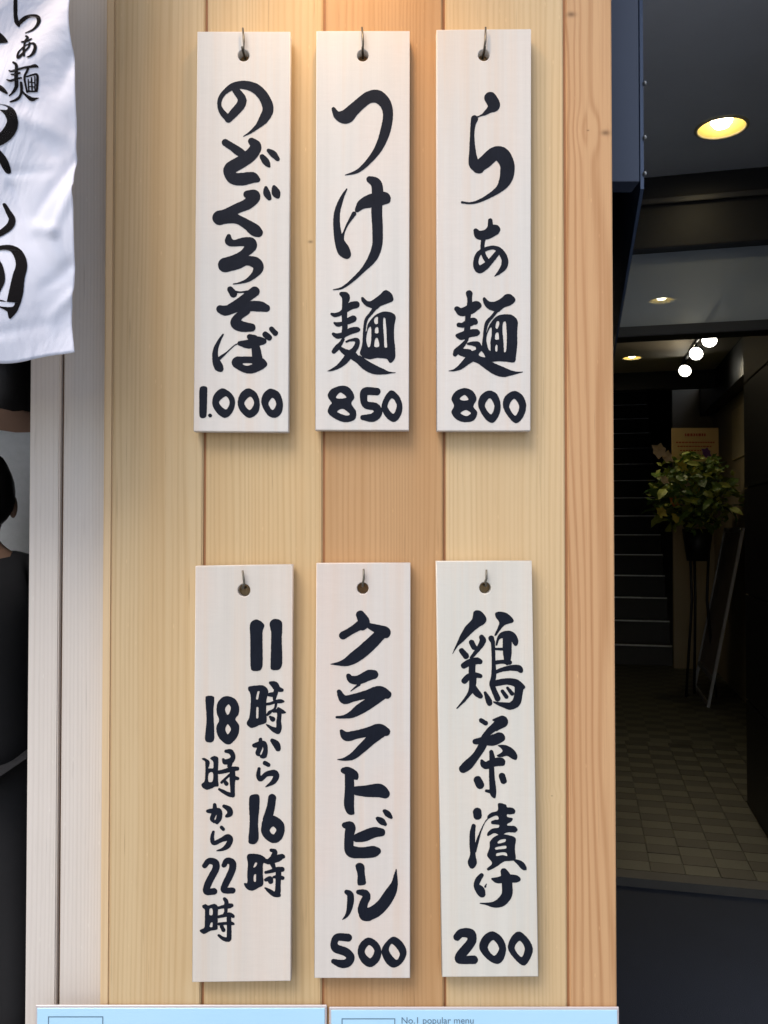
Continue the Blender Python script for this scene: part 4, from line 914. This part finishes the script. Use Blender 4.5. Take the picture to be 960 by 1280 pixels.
# receding partition behind it
pz = W(805, 236, .45).z
ua, va = w2uv(W(805, 236, .45))
o = pbox('hanging_partition', ua - .006, ua, va, va + 1.75, pz, 2.749, blue2); tag(o, 'navy blue hanging partition running back under the soffit above the passage', 'partition')
for by in (104, 172, 217):
    bm = bmesh.new(); p = W(806, by, .448); ellip(bm, p, (.004, .005, .0045), 10, 8); b_ = from_bm('bolt', bm, bolt, None, True); b_.parent = o

# ------------------------------------------------------------------ flower stand
fd = PU(.90, 7.25, 0)
fs = empty('flower_stand', Vector((fd.x, fd.y, .025))); tag(fs, 'congratulatory flower stand with green leaves, lilies and a cream name card on thin black legs', 'flower stand')
for a in (90, 210, 330):
    dx, dy = math.cos(math.radians(a)), math.sin(math.radians(a))
    tube('leg', [fd + Vector((dx * .14, dy * .10, .026)), fd + Vector((dx * .07, dy * .06, .8)), fd + Vector((dx * .09, dy * .08, 1.30))], .011, blk, fs)
lathe('pot', [(0, 1.12), (.085, 1.12), (.12, 1.38), (.115, 1.38), (.08, 1.15), (0, 1.15)], (fd.x, fd.y, 0), blk, fs, 20)
def leafset(name, n, cols, size, cen, rad, mats, flower=False):
    lm = []
    for mi in range(len(mats)):
        bm = bmesh.new()
        pts = [(0, 0, 0), (.3, .35, .06), (.3, .0, .0), (.3, -.35, .06), (.7, .3, .05), (.7, 0, 0.02), (.7, -.3, .05), (1, 0, -.10)]
        vs = [bm.verts.new(p) for p in pts]
        for fc in ((0, 2, 1), (0, 3, 2), (1, 2, 5, 4), (2, 3, 6, 5), (4, 5, 7), (5, 6, 7)): bm.faces.new([vs[i] for i in fc])
        me = bpy.data.meshes.new(name); bm.to_mesh(me); bm.free(); me.materials.append(mats[mi]); lm.append(me)
    return lm
leaf_ms = [plain('leaf_dark', (.05, .11, .025), .45, 0, .3, 40), plain('leaf_mid', (.14, .24, .045), .45, 0, .3, 40), plain('leaf_lime', (.40, .46, .09), .45, 0, .3, 40)]
meshes = leafset('leaf', 0, None, 0, None, None, leaf_ms)
cen = PU(.86, 7.15, 1.66)
def rnd_in():
    while True:
        q = Vector((random.uniform(-1, 1), random.uniform(-1, 1), random.uniform(-1, 1)))
        if q.length < 1: return q
cnt_l = 0
while cnt_l < 290:
    q = rnd_in(); q = q * (.55 + .45 * random.random()) / max(q.length, .3) * q.length ** .4
    u, v_, z = q.x * .34, q.y * .50, q.z * .34
    if abs(u) > .19 and False: continue
    uu = .84 + u; vv = 7.0 + v_
    if uu > 1.2: continue
    lo = bpy.data.objects.new('leaf', random.choices(meshes, (3, 4, 5))[0]); COL.objects.link(lo); lo.parent = fs; lo.matrix_parent_inverse = Matrix.Translation(-fs.location)
    lo.location = PU(uu, vv, 1.66 + z); s = random.uniform(.08, .17); lo.scale = (s, s * random.uniform(.5, .9), s)
    lo.rotation_euler = (random.uniform(-1, 1), random.uniform(-.8, .9), random.uniform(0, 6.28)); cnt_l += 1
bm = bmesh.new()
for i in range(750):
    q = rnd_in(); uu = .84 + q.x * .33; vv = 7.02 + q.y * .42; z = 1.66 + q.z * .32
    if uu > 1.2: continue
    R_ = Matrix.Rotation(random.uniform(0, 6.28), 3, 'Z') @ Matrix.Rotation(random.uniform(-1.3, 1.3), 3, 'X') @ Matrix.Rotation(random.uniform(-1, 1), 3, 'Y'); sz = random.uniform(.03, .075); c0 = PU(uu, vv, z)
    pv_ = [bm.verts.new(c0 + R_ @ (Vector(p) * sz)) for p in ((0, 0, 0), (.5, .3, .06), (1, 0, -.05), (.5, -.3, .06))]
    f_ = bm.faces.new(pv_); f_.material_index = i % 2
ff = from_bm('foliage', bm, leaf_ms[1], fs); ff.data.materials.append(leaf_ms[2]); ff['kind'] = 'stuff'
def blossom(name, p, r, mat, n=6):
    bm = bmesh.new()
    for i in range(n):
        a = i * 2 * math.pi / n + .3; ca, sa = math.cos(a), math.sin(a)
        pr = [(0, 0, 0), (.55, .34, .3), (.55, -.34, .3), (.8 + .25 * ((i * 7) % 3) / 2, .05, .3 + .25 * (i % 2))]
        vs = [bm.verts.new(Vector(p) + r * Vector((x * ca - y * sa, -z + .4 * (x * sa + y * ca) * .5, x * sa + y * ca))) for x, y, z in pr]
        bm.faces.new((vs[0], vs[2], vs[3], vs[1]))
    from_bm(name, bm, mat, fs)
lily = plain('lily_cream', (.75, .58, .38), .5, 0, .1, 30); orange = plain('petal_orange', (.62, .22, .05), .5, 0, .1, 30); purple = plain('petal_purple', (.18, .06, .26), .5, 0, .1, 30); yellow = plain('petal_yellow', (.60, .50, .08), .5, 0, .1, 30)
FY = fd.y - .42
for px, py, r, m_ in ((823, 564, .07, lily), (833, 571, .055, lily), (882, 566, .045, purple), (842, 627, .045, orange), (830, 600, .04, lily), (852, 583, .05, yellow), (845, 647, .05, yellow), (866, 590, .045, yellow), (826, 640, .05, yellow), (870, 612, .035, yellow), (858, 604, .035, lily)):
    blossom('blossom', W(px, py, FY), r, m_)
cardm = NT('cream_card'); cardm.base((.88, .62, .30)); cardm.rough(.6)
ca, cb = W(840, 577, FY + .30), W(898, 535, FY + .30)
cdo = box('name_card', ca.x, cb.x, FY + .30, FY + .306, ca.z, cb.z, cardm.m, fs)
redm = plain('red_print', (.55, .10, .05), .6, 0, .1, 30, 0)
bm = bmesh.new()
for (xa, xb, yy, hh) in ((856, 882, 543.5, 3.4), (845, 893, 553, 1.8), (847, 890, 558, 1.6), (850, 884, 563, 1.4)):
    x = xa
    while x < xb:
        wd = random.uniform(2, 3.4); p = W(x, yy + hh / 2, FY + .2985); q = W(min(x + wd, xb), yy - hh / 2, FY + .2985)
        bm.faces.new([bm.verts.new((p.x, FY + .2985, p.z)), bm.verts.new((q.x, FY + .2985, p.z)), bm.verts.new((q.x, FY + .2985, q.z)), bm.verts.new((p.x, FY + .2985, q.z))]); x += wd + .9
from_bm('printed_lines', bm, redm, fs)
tube('card_stick', [W(868, 577, FY + .31), W(868, 640, FY + .31)], .005, blk, fs)
# poster panel on the return wall: pale sheets
for (xa, xb, ya, yb2, lb) in ((869, 888, 486, 534, 'pale notice sheet on the beige wall above the flower stand'),):
    d0 = w2uv(W(878, 510, 6.9 + CAM.y))
o = pbox('wall_notice', 1.208, 1.219, 6.6, 7.5, 1.95, 2.36, plain('notice_paper', (.55, .47, .33), .7)); tag(o, 'pale notice sheet on the beige wall above the flower stand', 'notice')

# leaning board on the right
lb = empty('leaning_sign_board', PU(1.0, 6.9, .026)); tag(lb, 'grey framed sign board leaning against the wall behind the flower stand', 'sign board')
frm = plain('board_frame_grey', (.45, .45, .45), .4, .5, .1, 30); face = plain('board_face', (.30, .25, .22), .5, 0, .35, 9)
def bp(v_, t): return PU(.92 + .26 * t, v_, .026 + 1.36 * t)       # t: 0 foot .. 1 top, leaning on the wall
VN, VF = 6.78, 7.62
nrm = (bp(VF, 0) - bp(VN, 0)).cross(bp(VN, 1) - bp(VN, 0)).normalized()
if nrm.dot(EU) > 0: nrm = -nrm
def slabq(name, v0, v1, t0, t1, th, mat, off=0):
    a = [bp(v0, t0), bp(v1, t0), bp(v1, t1), bp(v0, t1)]; bm = bmesh.new()
    hexa(bm, [p + nrm * (off + th) for p in a] + [p + nrm * off for p in a]); return from_bm(name, bm, mat, lb)
slabq('face_panel', VN + .03, VF - .03, .17, .97, .008, face, .004)
slabq('leg', VN, VN + .03, 0, 1, .022, frm); slabq('leg', VF - .03, VF, 0, 1, .022, frm)
slabq('frame_rail', VN + .031, VF - .031, .14, .168, .020, frm); slabq('frame_rail', VN + .031, VF - .031, .972, 1, .020, frm); slabq('frame_rail', VN + .031, VF - .031, .0, .02, .018, frm)
bm = bmesh.new(); ellip(bm, bp(VN, .99) + nrm * .03, (.012, .012, .012), 10, 8); from_bm('highlight_dot', bm, plain('highlight_chrome', (.8, .8, .78), .15, .9, .02, 5, 0), lb, True)  # bright bead added as the white highlight at the board's top corner

# ------------------------------------------------------------------ warm lamps over the wall (just above the picture)
def wall_lamp(x, power, label, aimx=0):
    c = Vector((x, -.17 if x > -.3 else -.30, 2.26)); root = empty('wall_lamp', c); tag(root, label, 'wall lamp', 'bell lamps on arms above the plaques')
    lathe('shade', [(.018, .10), (.03, .09), (.055, .03), (.075, -.01), (.072, -.01), (.05, .03), (.026, .085)], c, blk, root, 28)
    lathe('bulb', [(0, -.012), (.022, 0), (.028, .03), (.012, .06), (0, .062)], c, glow('lamp_bulb_%d' % int(x * 100 + 500), (1, .62, .28), 12), root, 20)
    tube('arm', [c + Vector((0, 0, .095)), c + Vector((0, .02, .16)), c + Vector((0, .10, .19)), Vector((x, -.001, 2.44))], .006, blk, root)
    l = bpy.data.lights.new('wall_lamp_light', 'SPOT'); l.energy = power; l.color = (1, .60, .25); l.spot_size = math.radians(100); l.spot_blend = .9; l.shadow_soft_size = .03
    lo = bpy.data.objects.new('wall_lamp_light', l); COL.objects.link(lo); lo.parent = root; lo.location = (0, 0, -.02)
    lo.rotation_euler = (Vector((aimx, .35, -1)).to_track_quat('-Z', 'Y')).to_euler()
wall_lamp(-.03, 3.0, 'black bell lamp on an arm above the middle plaque')
wall_lamp(-.52, 2.6, 'black bell lamp on an arm above the door curtain')
